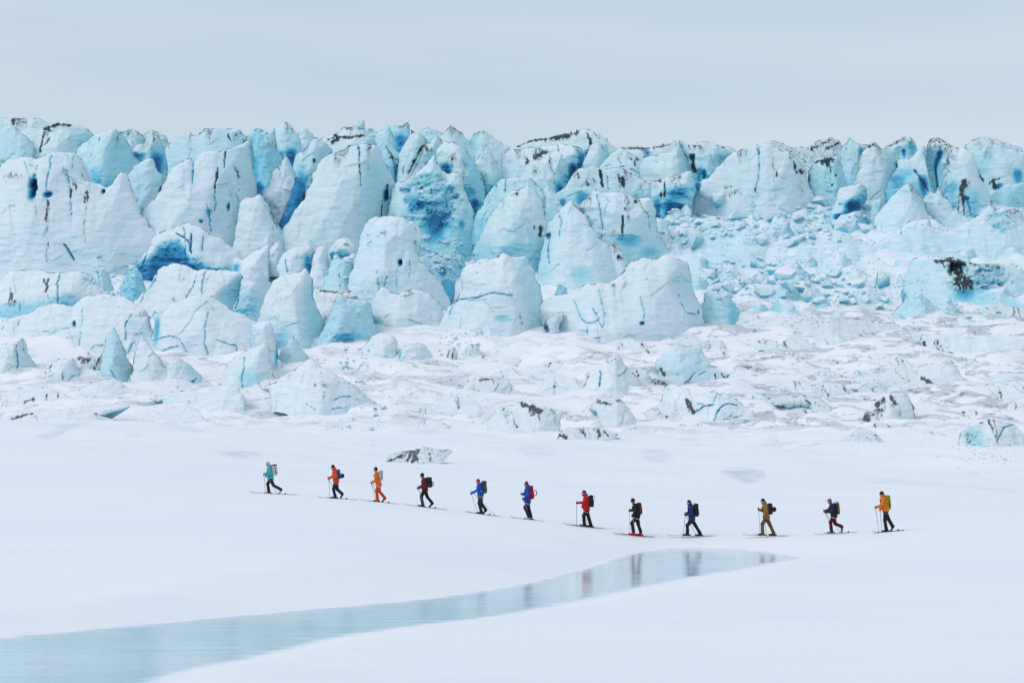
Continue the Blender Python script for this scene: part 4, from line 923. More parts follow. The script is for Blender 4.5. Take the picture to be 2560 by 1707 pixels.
serac('E', 'blue-shaded white block split from the ridge by a jagged fissure', '2112,570 2142,440 2172,250 2260,210 2360,215 2440,330 2440,460 2400,700 2300,660', k=[(20, 1, '2175,250 2150,360 2150,440 2125,540')], p=[(2172, 258, 16, 20, .8, .9)], f=[('D', .5, .2, '2100,330 2450,360')], tint=.05)
serac('E', 'big white double dome with thin cracks, lower left', '-70,640 60,592 150,572 260,510 400,488 500,500 560,515 610,460 680,420 800,400 930,405 1050,430 1150,480 1240,530 1285,600 1305,700 1315,830 1345,900 1250,950 1100,990 900,1020 500,1010 200,930 -70,900',
      k=[(10, .5, '672,530 685,650 680,780 678,900'), (20, .9, '1150,590 1112,660 1108,740 1118,830'), (10, .4, '270,760 400,748 470,740 580,715'), (10, .4, '790,920 830,890 910,885'), (12, .5, '550,830 520,890 480,930'), (16, .6, '1150,950 1170,880 1200,855'), (16, .5, '1205,780 1250,775')], p=[(604, 680, 20, 36, .9, .85)], d=[(60, .4, '640,790 670,860'), (50, .35, '400,880 470,930'), (26, .6, '60,640 40,700'), (40, .4, '280,800 280,880'), (40, .4, '1160,540 1250,590'), (26, .4, '20,680 10,800')], tint=.0, lean=.3)
serac('E', 'smooth white dome with a bent vertical crack, lower left of centre', '1320,560 1360,590 1450,540 1560,470 1700,420 1800,403 1860,420 2000,500 2120,560 2260,630 2340,690 2430,820 2330,920 2160,980 2000,1080 1880,1060 1600,1020 1420,940 1345,880 1335,700',
      k=[(16, .8, '1858,580 1850,720 1842,860 1880,1000'), (14, .7, '1965,835 2090,885 2125,880 2155,945'), (14, .6, '2262,690 2280,790 2287,890'), (20, .9, '1335,840 1430,812 1520,795'), (16, .7, '1440,938 1530,905 1605,890'), (12, .6, '1530,795 1620,830 1665,920 1712,1010')], d=[(50, .35, '1380,560 1420,600'), (40, .35, '1590,770 1600,880'), (24, .8, '2268,700 2275,750')], b=[(1370, 700, 40, 110, .5)], f=[('L', .9, .4, '1400,560 1350,650 1345,900')], tint=.0, lean=.3)
serac('E', 'deep blue ice wall glimpsed in the gap between the two lower left domes', '1270,640 1270,560 1320,580 1350,640 1380,760 1370,930 1300,930', blue=.85, tint=0, D=300.0, lean=.05)
serac('E', 'pale blue fin standing before the double dome, lower left', '905,1120 930,830 950,760 990,728 1030,790 1080,900 1115,1000 1145,1080 1210,1280 1060,1260 940,1220', blue=.16, tint=.1, k=[(14, .6, '1000,1110 1030,1180 1050,1225')])
serac('E', 'white cone of ice with a sharp tip, lower left', '1160,1200 1180,1060 1200,920 1250,818 1310,880 1380,950 1450,1040 1500,1120 1600,1200 1640,1280 1400,1320 1170,1300', tint=0, dirt=.06, d=[(20, .7, '1160,1040 1165,1120'), (20, .6, '1140,980 1165,985')], k=[(24, .9, '1130,1150 1145,1210 1155,1250')])
serac('E', 'rounded grey-white hummock right of the sharp white cone', '1430,1200 1500,1035 1600,1003 1680,1050 1760,1120 1800,1230 1720,1310 1450,1300', dirt=.08, tint=0, k=[(30, 1.0, '1770,1185 1720,1240 1690,1285')], d=[(16, .5, '1525,1040 1490,1130'), (14, .5, '1670,1110 1640,1150'), (20, 1, '1465,1255 1465,1290'), (20, 1, '1490,1250 1490,1280'), (40, .8, '1590,1250 1610,1280')])
serac('E', 'white block with a tall blue crack at the lower left edge', '-70,880 80,850 150,838 185,920 235,1040 280,1140 180,1210 -70,1200', k=[(22, .9, '108,890 128,990 138,1100')], f=[('R', .6, .1, '95,850 130,1000 150,1180')], tint=0)
serac('E', 'cracked white hummock with small dark notches, lower left', '370,1120 450,1050 560,998 625,1010 665,1100 690,1150 760,1215 560,1230 420,1180', k=[(14, .6, '690,1155 640,1170 610,1205'), (12, .5, '560,1125 560,1190')], d=[(50, .9, '370,1090 430,1080'), (20, .8, '410,1090 430,1120'), (20, .8, '560,1130 560,1190')], tint=0, cat='ice mound', name='ice_mound')
serac('E', 'grey striped slab behind the cracked hummock, lower left', '615,1040 700,990 860,998 895,958 880,1100 850,1160 700,1140', dirt=.28, d=[(60, .8, '690,1000 790,1020'), (50, .6, '720,1040 780,1040'), (20, .8, '880,980 850,1110')], tint=0, cat='ice mound', name='ice_mound')
serac('E', 'pale blue dome with a zigzag vertical crack, lower left of centre', '2000,1250 2030,1100 2080,1000 2160,948 2334,880 2410,870 2440,1050 2440,1290 2150,1310', k=[(18, .8, '2205,990 2212,1080 2190,1180 2200,1290')], b=[(2260, 1180, 130, 110, .25)], f=[('L', .4, 0, '2090,990 2060,1100 2040,1250')], tint=.1)
# third tier, centre and right
serac('F', 'tall white blade with a lavender right face, left of centre', '-10,820 10,500 60,360 110,280 200,230 300,200 400,188 450,220 472,300 490,440 525,560 565,640 535,780 490,920 450,985 300,1000 120,1000', f=[('R', 1.0, .2, '415,190 370,350 350,520 370,800 410,980')], tint=.1, b=[(220, 800, 110, 70, .3)], d=[(14, .5, '225,280 235,290'), (14, .4, '310,370 320,390')], grad=0.15)
serac('F', 'notched white block at the foot of the tall white blade', '-70,690 30,665 110,658 138,740 155,860 185,1000 230,1135 200,1220 100,1190 0,960 -70,930', f=[('L', .5, .15, '110,660 50,720 30,860 60,1000')], tint=.05, b=[(170, 960, 20, 60, .6)])
serac('F', 'small white wedge below the tall white blade', '175,1060 220,900 310,798 360,870 420,940 450,990 320,1120 210,1160', tint=.1, blue=.12)
serac('F', 'dirty pink-grey snow ramp rising between the blade and the front tower', '470,620 470,320 560,330 800,342 860,400 720,470 670,570 620,690 560,880 500,860', lean=1.1, dirt=.25, d=[(30, 1, '500,340 640,355 790,345'), (24, .8, '780,350 770,430'), (24, .7, '580,590 560,680 540,790'), (40, 1, '545,740 540,800'), (20, .6, '600,430 660,460'), (60, .5, '720,240 800,260')], tint=0, cat='ice mound', name='ice_mound', T=1)
serac('F', 'frosted blue ice fan with frayed lower edge, left of centre', '550,980 620,680 680,520 720,420 820,430 960,460 1015,500 1045,620 1085,740 1060,830 950,920 800,890 760,950 640,1000', blue=.18, rough=.3, b=[(870, 800, 160, 70, .4)], k=[(12, .6, '1020,570 1050,660 1085,750')], tint=.1)
serac('F', 'broad smooth white block right of the frosted fan', '1005,500 1060,420 1130,363 1220,380 1300,400 1450,388 1590,403 1645,470 1688,545 1695,800 1600,850 1380,850 1200,810 1090,790 1040,640', f=[('L', .4, .15, '1080,430 1100,600 1350,800')], d=[(40, .5, '1320,430 1420,400'), (50, .35, '1600,410 1660,490')], k=[(12, .4, '1380,650 1440,670 1520,690')], tint=.15)
serac('F', 'deep blue slot wall with a wedged ice chock, front centre', '1630,440 1660,320 1740,280 1800,340 1790,480 1765,640 1750,800 1685,800 1655,600', blue=.55, tint=.1, b=[(1705, 500, 40, 90, .85)], D=319.0, lean=.12, drop=10)
serac('F', 'wide white stepped block with a level crack across, front centre', '1725,830 1740,690 1770,520 1830,480 1862,380 1850,250 1880,160 1950,110 2060,70 2150,70 2230,20 2290,30 2334,55 2474,45 2494,110 2534,150 2556,250 2606,360 2622,480 2600,640 2560,760 2510,880 2300,890 1900,840',
      k=[(16, .9, '1780,510 1850,455 2020,440 2140,405 2260,415 2340,430'), (12, .7, '1750,640 1770,560 1790,520'), (12, .5, '2400,600 2430,700')], f=[('R', .7, .15, '2300,40 2340,300 2420,520 2480,880')], p=[(2560, 790, 12, 12, .4, .6)], b=[(2250, 630, 90, 26, .25)], d=[(20, .4, '2020,450 2030,460'), (20, .5, '2010,640 2020,650')], tint=.3)
serac('F', 'blue-walled rubble pocket above the deep blue slot, centre', '1430,200 1450,60 1560,30 1700,20 1860,30 1900,120 1850,220 1700,260 1560,240', rough=.7, blue=.18, tint=.5, b=[(1560, 120, 60, 60, .4), (1700, 190, 50, 50, .7)], lean=.8, drop=25)
serac('F', 'white hump with a blue corner, below the broad smooth block', '850,1030 950,900 1050,800 1140,768 1230,800 1275,840 1280,960 1260,1040 1000,1050', b=[(1290, 940, 24, 40, .8)], tint=.05, cat='ice mound', name='ice_mound')
serac('F', 'pale hummock right of the hump with a blue corner', '1280,1010 1330,900 1380,880 1480,850 1540,880 1620,1000 1680,1070 1400,1095', b=[(1300, 960, 30, 30, .5)], tint=.05, dirt=.04, cat='ice mound', name='ice_mound')
serac('F', 'square white step at the foot of the wide stepped block', '1810,850 1920,770 2030,690 2062,650 2110,640 2200,660 2340,645 2370,760 2400,890 2200,900', k=[(12, .6, '2040,690 2050,770 2070,810')], tint=.1, f=[('D', .3, .1, '1900,790 2400,700')])
serac('F', 'ribbed grey boulder of ice, left one of a pair', '1710,1040 1740,920 1800,888 1835,920 1815,1060 1730,1070', dirt=.3, d=[(16, .8, '1760,920 1745,1010'), (16, .8, '1800,910 1790,1010')], tint=0, name='ice_block', cat='ice block', group='grey ice boulders below the stepped block')
serac('F', 'round grey boulder of ice, right one of a pair', '1895,935 1950,868 2020,878 2045,940 1985,1000 1930,985', dirt=.3, d=[(16, .8, '1910,900 1960,980'), (12, .6, '1970,880 1980,960')], tint=0, name='ice_block', cat='ice block', group='grey ice boulders below the stepped block')
serac('G', 'broad white dome with polygon cracks and a hooked right flank', '285,520 380,412 520,390 660,310 750,300 900,300 960,260 1060,150 1150,70 1240,60 1340,75 1430,20 1480,40 1580,90 1640,88 1685,200 1705,350 1745,560 1620,610 1460,700 1310,800 1130,860 1050,830 940,800 870,820 820,895 700,910 500,850 420,760',
      k=[(11, .5, '800,370 822,480 852,590 850,660 835,720'), (12, .6, '575,465 600,540 625,610 685,680 698,780 705,895'), (15, .7, '745,540 775,600 790,655 835,730'), (12, .6, '690,680 740,680 785,660'), (12, .5, '705,840 760,825 815,820'), (12, .5, '1180,440 1215,560 1215,650'), (16, .7, '1540,405 1570,500 1605,575'), (20, .8, '1620,580 1700,595 1735,590')], p=[(1190, 685, 26, 18, .9, .9), (1740, 575, 10, 30, .6, .9)], d=[(50, .6, '900,320 950,330'), (30, .4, '940,330 960,560'), (40, .3, '660,320 600,370')], f=[('R', .8, .08, '1580,95 1430,280 1480,450 1620,610')], tint=.25)
serac('G', 'dark-gapped jumble of small white lumps left of the cracked dome', '280,800 290,700 340,640 400,600 470,580 450,690 400,760 330,830', rough=.6, dirt=.2, tint=.1, d=[(50, .9, '300,710 330,750'), (30, .8, '350,480 370,540')], b=[(310, 700, 30, 30, .6)], name='ice_mound', cat='ice mound')
serac('G', 'blue cornered shard standing beside the dark-gapped jumble', '330,570 345,500 380,455 420,470 430,540 390,590', blue=.45, d=[(24, 1, '350,480 345,560')], tint=.2, name='ice_block', cat='ice block', dD=-3)
# lower mounds
MND = dict(name='ice_mound', cat='ice mound', group='ice mounds along the glacier foot', tint=0.0)
serac('G', 'smooth pale blue mound with a cracked base, right of centre', '1330,1060 1400,950 1510,868 1640,880 1760,888 1800,990 1880,1100 2050,1150 1900,1220 1700,1265 1560,1260 1430,1220 1365,1130', blue=.10, k=[(20, .8, '1690,1130 1640,1190 1585,1235'), (16, .7, '1720,1160 1790,1120')], d=[(60, .7, '1370,1100 1400,1150'), (90, .6, '1560,1240 1680,1250'), (40, .8, '1780,1220 1800,1220'), (20, 1, '1870,1150 1880,1190'), (20, 1, '1930,1140 1970,1180'), (40, .6, '1980,1170 2030,1150')], f=[('L', .5, 0, '1510,870 1460,1000 1440,1200')], lean=.45, **MND)
serac('G', 'white tent-shaped mound with a blue gash, right of centre', '580,1330 680,1180 720,1120 840,1078 900,1005 960,940 1015,1000 1085,1080 1200,1230 1240,1390 900,1360', k=[(30, 1.2, '825,1120 820,1200 800,1265'), (16, .7, '985,1165 1050,1130 1078,1085')], d=[(24, .7, '720,1140 670,1250'), (24, .7, '660,1220 650,1300'), (14, .5, '870,1230 900,1310'), (50, .5, '880,1030 960,1020'), (60, .4, '600,1310 720,1340')], f=[('R', .6, 0, '960,940 900,1080 980,1360')], lean=.7, **MND)
serac('G', 'speckled grey mound between the tent mound and the pale blue mound', '1070,1190 1150,1100 1250,1098 1300,1180 1400,1210 1470,1260 1300,1310 1160,1330', dirt=.3, d=[(30, .8, '1160,1120 1170,1180'), (90, .7, '1310,1200 1420,1250'), (30, .8, '1080,1210 1100,1220')], lean=.85, **MND)
serac('G', 'turtle-backed mound crazed with dark blue cracks, right of centre', '1370,1440 1440,1280 1500,1238 1700,1280 1900,1300 2060,1360 2160,1440 2275,1510 2250,1600 2060,1640 1900,1620 1700,1540 1500,1490', k=[(30, .9, '1690,1510 1790,1445 1880,1430'), (16, .7, '1875,1430 1890,1370 1915,1330 1960,1345'), (28, .9, '1860,1590 1900,1490 1960,1440 2020,1420 2090,1440'), (14, .6, '1680,1418 1780,1425'), (12, .5, '1960,1568 1990,1540 2080,1550 2130,1530'), (12, .5, '2080,1540 2080,1600'), (12, .5, '2020,1535 2040,1500')], d=[(60, 1, '1640,1390 1650,1440 1690,1500'), (90, .35, '1420,1430 1580,1470'), (40, .5, '1670,1300 1675,1350'), (30, .6, '1960,1560 2140,1580'), (16, .5, '1460,1400 1500,1460'), (16, .5, '1520,1390 1560,1460'), (20, .9, '1475,1270 1480,1290')], b=[(1950, 1380, 100, 50, .2)], lean=.95, **MND)
serac('K', 'dirt-stained mound at the foot of the slope, centre right', '-120,300 -60,215 0,200 60,195 180,225 240,240 220,290 130,345 0,350 -100,335', d=[(40, 1, '50,205 130,235'), (50, .8, '100,240 130,245'), (24, .6, '0,240 20,310'), (40, .5, '190,240 210,290'), (40, .5, '-40,220 -20,280')], dirt=.15, lean=.85, D='ground', **MND)
serac('K', 'rounded grey mound with faint vertical scratches, centre right', '360,215 430,170 510,180 560,240 600,300 670,322 560,310 460,275', dirt=.22, d=[(24, .8, '400,190 460,205'), (24, .7, '490,185 520,190'), (16, .5, '500,240 520,270')], lean=.95, **MND)
serac('K', 'low black-toothed ice ledge near the snowfield, centre right', '205,345 280,310 400,308 492,340 440,358 380,362 260,374', dirt=.25, d=[(30, 1, '395,320 405,350'), (24, 1, '480,335 490,345'), (30, .9, '215,345 250,355'), (24, .7, '320,320 340,350'), (16, .8, '430,330 445,350')], lean=.5, step=1.8, D='ground', **MND)
serac('K', 'low white mound with two pencil-thin cracks, right of centre', '615,240 700,232 800,236 850,244 930,290 870,304 690,296', dirt=.12, d=[(10, .8, '820,250 850,290'), (40, .5, '690,250 720,260')], lean=.95, **MND)
serac('K', 'grey scalloped ledge at the right of the turtle-backed mound', '1215,175 1290,160 1380,168 1460,190 1540,250 1510,262 1420,215 1300,215 1230,210', dirt=.3, d=[(20, .9, '1370,185 1390,200'), (30, .6, '1480,220 1500,250'), (20, .6, '1420,190 1430,210')], lean=.95, **MND)
serac('K', 'dirty white mound with black vertical drip marks, lower right', '1620,285 1680,200 1740,160 1830,148 1875,220 1850,275 1740,300 1650,296', dirt=.12, d=[(36, 1, '1730,180 1690,210'), (46, 1, '1640,260 1650,290'), (60, .55, '1700,210 1690,280'), (24, .9, '1760,170 1775,200'), (24, .7, '1850,180 1870,220'), (60, .35, '1760,200 1800,270'), (40, .8, '1650,265 1700,230')], lean=.4, **MND)
serac('K', 'striped blue-grey mound with a curved blue crack at the right edge', '2080,350 2190,285 2240,270 2360,298 2420,410 2260,398 2150,375', dirt=.15, k=[(20, .8, '2250,370 2290,315 2370,294')], d=[(20, .8, '2225,275 2230,330'), (30, .5, '2190,290 2170,350'), (60, .5, '2090,345 2150,372'), (20, .7, '2250,280 2245,380')], b=[(2150, 330, 50, 40, .25)], lean=.7, D='ground', **MND)
serac('K', 'slanting dark-streaked face on the dirty slope at the right', '1890,90 1910,30 1990,10 2060,20 2110,90 2090,130 1990,120', dirt=.12, d=[(14, 1, '2080,-10 2110,60 2150,100'), (14, 1, '2140,0 2170,60'), (30, .8, '2140,20 2160,70'), (24, 1, '1910,80 1950,105')], lean=.85, **MND)
serac('H', 'wide dirt-flecked cliff band below the rubble, right', '-220,760 -150,660 100,600 400,590 800,620 1250,650 1480,720 1500,880 1420,960 1100,960 700,850 450,860 330,920 120,900 -60,860', dirt=.22, d=[(50, .9, '0,730 80,740 140,730'), (40, .6, '40,750 90,850'), (30, 1, '345,780 340,890'), (40, 1, '45,570 60,600'), (40, .6, '900,760 960,830'), (200, .35, '300,660 800,640'), (40, .6, '1060,790 1110,880')], lean=.95, **MND)
serac('H', 'white ledge with a long blue undercut, right edge', '1450,760 1520,650 1720,598 2000,660 2430,700 2430,800 2100,800 1700,780', f=[('D', 1.2, .7, '1450,780 1900,765 2100,760 2430,770')], d=[(30, .9, '1490,690 1520,660'), (20, .9, '1700,680 1705,740'), (30, .5, '1640,600 1720,600')], k=[(20, .7, '1780,705 1830,700')], lean=.5, tint=.4, name='ice_mound', cat='ice mound', group='ice mounds along the glacier foot')
serac('H', 'smooth pale face raked by curved black scratches, right', '1440,840 1500,780 1750,770 2000,790 2430,800 2430,1010 2100,1030 1800,1020 1600,1000', d=[(36, 1, '1460,815 1500,880 1560,970'), (50, .8, '1580,850 1600,920 1650,985'), (40, .7, '1600,840 1660,960'), (40, .9, '1690,950 1720,970'), (60, .25, '1690,800 1700,920'), (30, .4, '2130,930 2130,1000')], lean=.4, **MND)
serac('E', 'pointed grey-white mound at the lower left, before the cracked hummock', '630,1320 740,1250 850,1200 960,1188 1060,1240 1230,1345 1000,1390 760,1395', dirt=.07, lean=.85, **MND)
serac('E', 'dirt-speckled long mound at the lower left edge', '-70,1310 120,1270 300,1258 480,1320 650,1395 500,1440 360,1455 100,1500 -70,1500', d=[(70, .9, '140,1420 160,1470'), (50, .8, '30,1420 120,1400 240,1380'), (24, .9, '355,1340 360,1400'), (24, .9, '455,1330 465,1360'), (90, .35, '100,1470 230,1410')], dirt=.08, lean=.85, **MND)
serac('E', 'low dirty rim of ice under the dirt-speckled mound, lower left edge', '-70,1540 50,1520 200,1500 420,1470 700,1440 1000,1420 1100,1440 900,1520 500,1590 100,1620 -70,1640', d=[(40, .9, '30,1560 120,1530 200,1510'), (30, .6, '250,1540 270,1560'), (24, .9, '800,1510 815,1525'), (60, .3, '0,1560 100,1540')], dirt=.06, lean=1.0, T=.8, **MND)
serac('E', 'smooth hump with a small dark notch, lower left', '1260,1380 1500,1310 1660,1298 1900,1250 2010,1228 2085,1250 2160,1330 2200,1450 2190,1560 2050,1540 1900,1500 1670,1430', d=[(24, .8, '1665,1390 1690,1425'), (16, .9, '2160,1540 2180,1550'), (16, .5, '2150,1310 2250,1380')], blue=.05, lean=.85, **MND)
serac('F', 'wide peaked mound with a short blue crack, lower left of centre', '-20,1290 180,1170 300,1080 420,998 480,1020 540,1070 640,1120 740,1180 860,1240 960,1330 1070,1440 1010,1540 900,1590 650,1530 400,1410 200,1340', k=[(18, .9, '675,1390 740,1360 825,1355'), (12, .5, '680,1470 740,1458 800,1478')], d=[(30, .6, '505,1190 505,1250'), (60, .5, '560,1230 620,1250'), (24, .6, '600,1260 590,1380'), (30, .7, '440,1420 520,1470'), (24, .4, '850,1240 960,1370'), (26, .6, '970,1450 990,1460')], f=[('R', .4, 0, '480,1020 560,1200 560,1550')], lean=.75, **MND)
serac('F', 'scratched grey mound in the middle of the slope', '1850,1270 1990,1190 2160,1168 2310,1200 2330,1320 2100,1375 1900,1355', dirt=.2, d=[(40, .8, '2040,1200 2150,1190'), (60, .5, '2000,1290 2100,1330'), (12, .8, '2165,1200 2170,1320'), (12, .8, '2210,1230 2170,1310'), (20, .9, '1860,1215 1910,1205')], lean=.85, **MND)
serac('J', 'dark-mouthed bare ice bank just behind the skiers', '1760,450 1820,424 1940,408 2030,416 2075,428 1990,472 1900,490 1775,472', d=[(70, 1, '1890,400 1890,465'), (24, .9, '1765,470 1830,450'), (40, .6, '1860,420 1830,460'), (24, .6, '1950,400 1970,460'), (16, .8, '2130,400 2165,460'), (16, .8, '1715,415 1720,430'), (40, .6, '2010,400 2035,430')], dirt=.34, blue=.1, lean=2.4, T=.5, step=1.6, drop=26, D='ground', **MND)
serac('J', 'low blue-grey swell of ice on the left of the snow slope', '655,262 740,212 850,218 900,260 970,336 820,318 700,296', blue=.12, dirt=.10, lean=2.2, T=.6, drop=10, **MND)

# larger blocks lying in the rubble aprons
RB = dict(name='ice_block', cat='ice block', group='large blocks in the right-hand rubble', tint=.45, step=1.8, drop=14, D='ground')
serac('H', 'rounded bright blue block tilted in the lower rubble', '335,430 360,330 420,308 520,430 552,510 500,528 380,480', f=[('D', .9, .55, '330,430 430,430 550,500')], **RB)
serac('H', 'large pale cube with a blue foot at the end of the lower rubble', '815,520 830,380 950,340 1080,400 1105,480 1055,562 900,552', f=[('D', .9, .5, '815,520 950,530 1105,530')], **RB)
serac('H', 'pale wedge at the upper left of the lower rubble', '125,175 170,90 260,80 335,150 305,215 160,205', f=[('L', .8, .4, '190,90 200,200')], **RB)
serac('H', 'small round block with a blue shadow, right of the rubble', '1000,270 1020,235 1060,213 1110,238 1120,300 1060,305', f=[('D', .9, .5, '1000,280 1120,275')], **RB)
serac('H', 'leaning shard right of the small round block', '1175,330 1210,228 1260,280 1305,340 1225,352', blue=.08, **RB)
serac('G', 'flat block at the left edge of the lower rubble', '1785,475 1800,400 1870,388 1905,450 1850,484', blue=.08, **RB)
serac('G', 'small blue-footed block above the flat block, lower rubble', '1845,335 1900,278 1965,310 1920,365', f=[('D', .9, .5, '1840,335 1970,330')], **RB)
serac('G', 'long block in the middle of the lower rubble', '1945,395 1970,290 2080,330 2135,400 2060,418', f=[('D', .9, .4, '1940,390 2140,395')], **RB)
serac('G', 'pale block near the top of the lower rubble', '2060,300 2110,250 2220,270 2250,330 2160,350', f=[('D', .9, .5, '2060,310 2250,325')], **RB)
serac('C', 'thin upright splinter beside the blue cave block', '1635,930 1645,800 1660,760 1692,748 1722,850 1705,930', blue=.08, **RB)
serac('C', 'angular white block under the blue cave block', '1390,1000 1510,903 1605,1000 1490,1050', f=[('R', .7, .2, '1510,905 1530,1040')], **RB)
serac('C', 'small white block between the angular block and the splinter', '1535,930 1600,878 1645,940 1622,1015', f=[('L', .8, .4, '1590,880 1600,1010')], **RB)
serac('C', 'rounded blue-rimmed lump below the angular white block', '1395,1110 1440,1058 1492,1080 1485,1145 1420,1148', f=[('D', .9, .5, '1390,1110 1490,1120')], **RB)
serac('C', 'tall pale lump in front of the large smooth cliff', '2110,1000 2120,860 2170,770 2235,800 2282,900 2290,1020 2180,1040', blue=.1, **RB)
serac('C', 'broad low block in front of the large smooth cliff', '1820,930 1850,860 1900,828 2000,860 2085,930 2010,975 1870,965', blue=.05, f=[('D', .8, .35, '1820,930 2090,940')], **RB)
serac('D', 'squat pale block at the top of the upper rubble', '195,960 250,873 312,890 335,940 262,980', blue=.06, **RB)
serac('D', 'long block with a blue gap beneath, top of the upper rubble', '345,930 400,868 542,890 565,930 432,980', f=[('D', .9, .6, '340,910 430,945 560,930')], **RB)
serac('D', 'wide rounded block in the upper rubble', '185,1060 240,988 352,1000 405,1060 300,1095', blue=.05, **RB)
serac('D', 'small block at the left of the upper rubble', '15,970 60,908 122,930 185,970 100,1000', blue=.06, f=[('D', .9, .4, '10,970 190,970')], **RB)
# ------------------------------------------------------------------ pinnacles wedged in the gaps, hummocks on the foot slope
_dep = bpy.context.evaluated_depsgraph_get()
_dep.update()
def cast(u, v):
    o = Vector((0, 0, CZ)); p = Vector(at(u, v, 300.0).tolist())
    ok, loc, nrm, _, ob, _ = scene.ray_cast(_dep, o, (p - o).normalized())
    return (loc, nrm, ob) if ok else (None, None, None)
def flame(u, v, w, h, rs):
    tx = rs.uniform(-.25, .25) * w
    pts = [(-.52, 0), (-.46, -.35), (-.30, -.72), (tx / w - .06, -.97), (tx / w + .05, -1.0), (.24 + rs.uniform(-.06, .08), -.74), (.42, -.40), (.52, 0)]
    return ' '.join('%.1f,%.1f' % (u + (a + rs.uniform(-.06, .06)) * w, v + (b + rs.uniform(-.05, .05)) * h) for a, b in pts)
def scatter(n, box, dist, ok, make, seed):
    rs = np.random.default_rng(seed); done = []
    for _ in range(n):
        u = rs.uniform(box[0], box[1]); v = rs.uniform(box[2], box[3])
        if any(math.hypot(u - a, (v - b) * 1.8) < dist for a, b in done): continue
        loc, nrm, ob = cast(u, v)
        if loc is None or ob.name != 'glacier_slope' or not ok(u, v): continue
        done.append((u, v)); make(u, v, rs)
    return len(done)
def mk_gap(u, v, rs):
    w = rs.uniform(34, 85); h = w * rs.uniform(.7, 1.3)
    serac('P', 'small blue-white pinnacle wedged in a gap between the larger towers', flame(u, v + 16, w, h, rs), name='ice_pinnacle', cat='ice tower', group='small pinnacles wedged between the towers', blue=float(rs.uniform(.05, .4)), step=2.6, drop=40, D=float(prof(v + 16)) + 1.0, k=[(3.5, .6, '%.0f,%.0f %.0f,%.0f' % (u - 4, v - .5 * h, u + 5, v + 10))] if rs.random() < .4 else ())
n_gap = scatter(900, (-20, 1640, 400, 800), 42, lambda u, v: True, mk_gap, 5)
n_gap += scatter(300, (1640, 2580, 380, 500), 48, lambda u, v: True, mk_gap, 6)
def mk_slab(u, v, rs):
    w = rs.uniform(35, 130); h = w * rs.uniform(.35, .75)
    serac('P', 'angular pale shard half buried in the broken ice slope below the right wall', flame(u, v + .3 * h, w, h, rs), name='ice_shard', cat='ice block', group='half-buried shards on the right-hand ice slope', blue=float(rs.uniform(.0, .22)), tint=.6, lean=float(rs.uniform(.4, 1.0)), step=2.8, drop=16, D='ground',
          f=[(str(rs.choice(['R', 'L'])), .8, float(rs.uniform(.1, .45)), '%.0f,%.0f %.0f,%.0f' % (u + rs.uniform(-.1, .1) * w, v - .7 * h, u + rs.uniform(-.2, .2) * w, v + .3 * h))])
n_slab = scatter(900, (1640, 2580, 500, 800), 62, lambda u, v: True, mk_slab, 9)
HUM = ['low snow-covered ice hummock streaked with grey dirt on the foot slope']
def mk_hum(u, v, rs):
    w = rs.uniform(50, 170) * (1.0 if v < 1030 else .6); h = w * rs.uniform(.18, .40)
    right = u > 1550
    pts = [(-.55, 0), (-.40, -.45), (-.18, -.85), (.02, -1.0), (.22, -.80), (.42, -.42), (.60, .02), (.1, .10)]
    o = ' '.join('%.1f,%.1f' % (u + (a + rs.uniform(-.07, .07)) * w, v + (b + rs.uniform(-.12, .12)) * h) for a, b in pts)
    di = float(rs.uniform(.10, .38) if right else rs.uniform(.03, .25))
    dd = [(float(rs.uniform(4, 10)), float(rs.uniform(.3, .8)), '%.0f,%.0f %.0f,%.0f' % (u + a * w, v - .75 * h, u + (a + rs.uniform(-.05, .15)) * w, v - .1 * h)) for a in rs.uniform(-.35, .35, 3)]
    serac('P', HUM[0], o, name='ice_hummock', cat='ice mound', group='low hummocks on the foot slope', tint=0.0, dirt=di, d=dd, blue=float(rs.uniform(0, .05)), lean=float(rs.uniform(1.0, 1.8)), T=float(rs.uniform(.3, .8)), step=3.4, drop=16,
          k=[(4, .5, '%.0f,%.0f %.0f,%.0f %.0f,%.0f' % (u - .2 * w, v - .3 * h, u, v - .5 * h, u + .2 * w, v - .35 * h))] if rs.random() < .25 else ())
n_hum = scatter(2200, (-20, 2580, 800, 1115), 64, lambda u, v: v < 1030 or (u > 900 and v < 1070) or u > 2150, mk_hum, 7)
print('gaps', n_gap, 'hummocks', n_hum)
_dep.update(); _dep = bpy.context.evaluated_depsgraph_get()
# ------------------------------------------------------------------ fallen ice blocks
def hull_block(i):
    rs = np.random.default_rng(100 + i)
    bm = bmesh.new()
    for _ in range(13):
        p = rs.normal(size=3); p /= np.linalg.norm(p)
        p = np.sign(p) * np.abs(p) ** 0.6
        bm.verts.new(tuple(p * np.array([1, .9, .8]) * rs.uniform(.75, 1.0)))
    r = bmesh.ops.convex_hull(bm, input=bm.verts)
    bmesh.ops.delete(bm, geom=[g for g in r['geom_interior'] if isinstance(g, bmesh.types.BMVert)], context='VERTS')
    bmesh.ops.recalc_face_normals(bm, faces=bm.faces)
    bmesh.ops.bevel(bm, geom=bm.edges[:], offset=0.07, segments=1, affect='EDGES')
    me = bpy.data.meshes.new('ice_block')
    bm.to_mesh(me); bm.free()
    n = len(me.vertices)
    co = np.empty(n * 3); me.vertices.foreach_get('co', co); co = co.reshape(-1, 3)
    a = me.attributes.new('marks', 'FLOAT_COLOR', 'POINT')
    bl = rs.uniform(0.0, 0.05) + 0.25 * smooth(-0.1, -0.75, co[:, 2])  # cyan shading of the undersides painted into the colour
    a.data.foreach_set('color', np.stack([bl, np.zeros(n), np.full(n, .35), np.zeros(n)], 1).astype(np.float32).ravel())
    me.polygons.foreach_set('use_smooth', np.zeros(len(me.polygons), bool))
    me.materials.append(ICE)
    return me
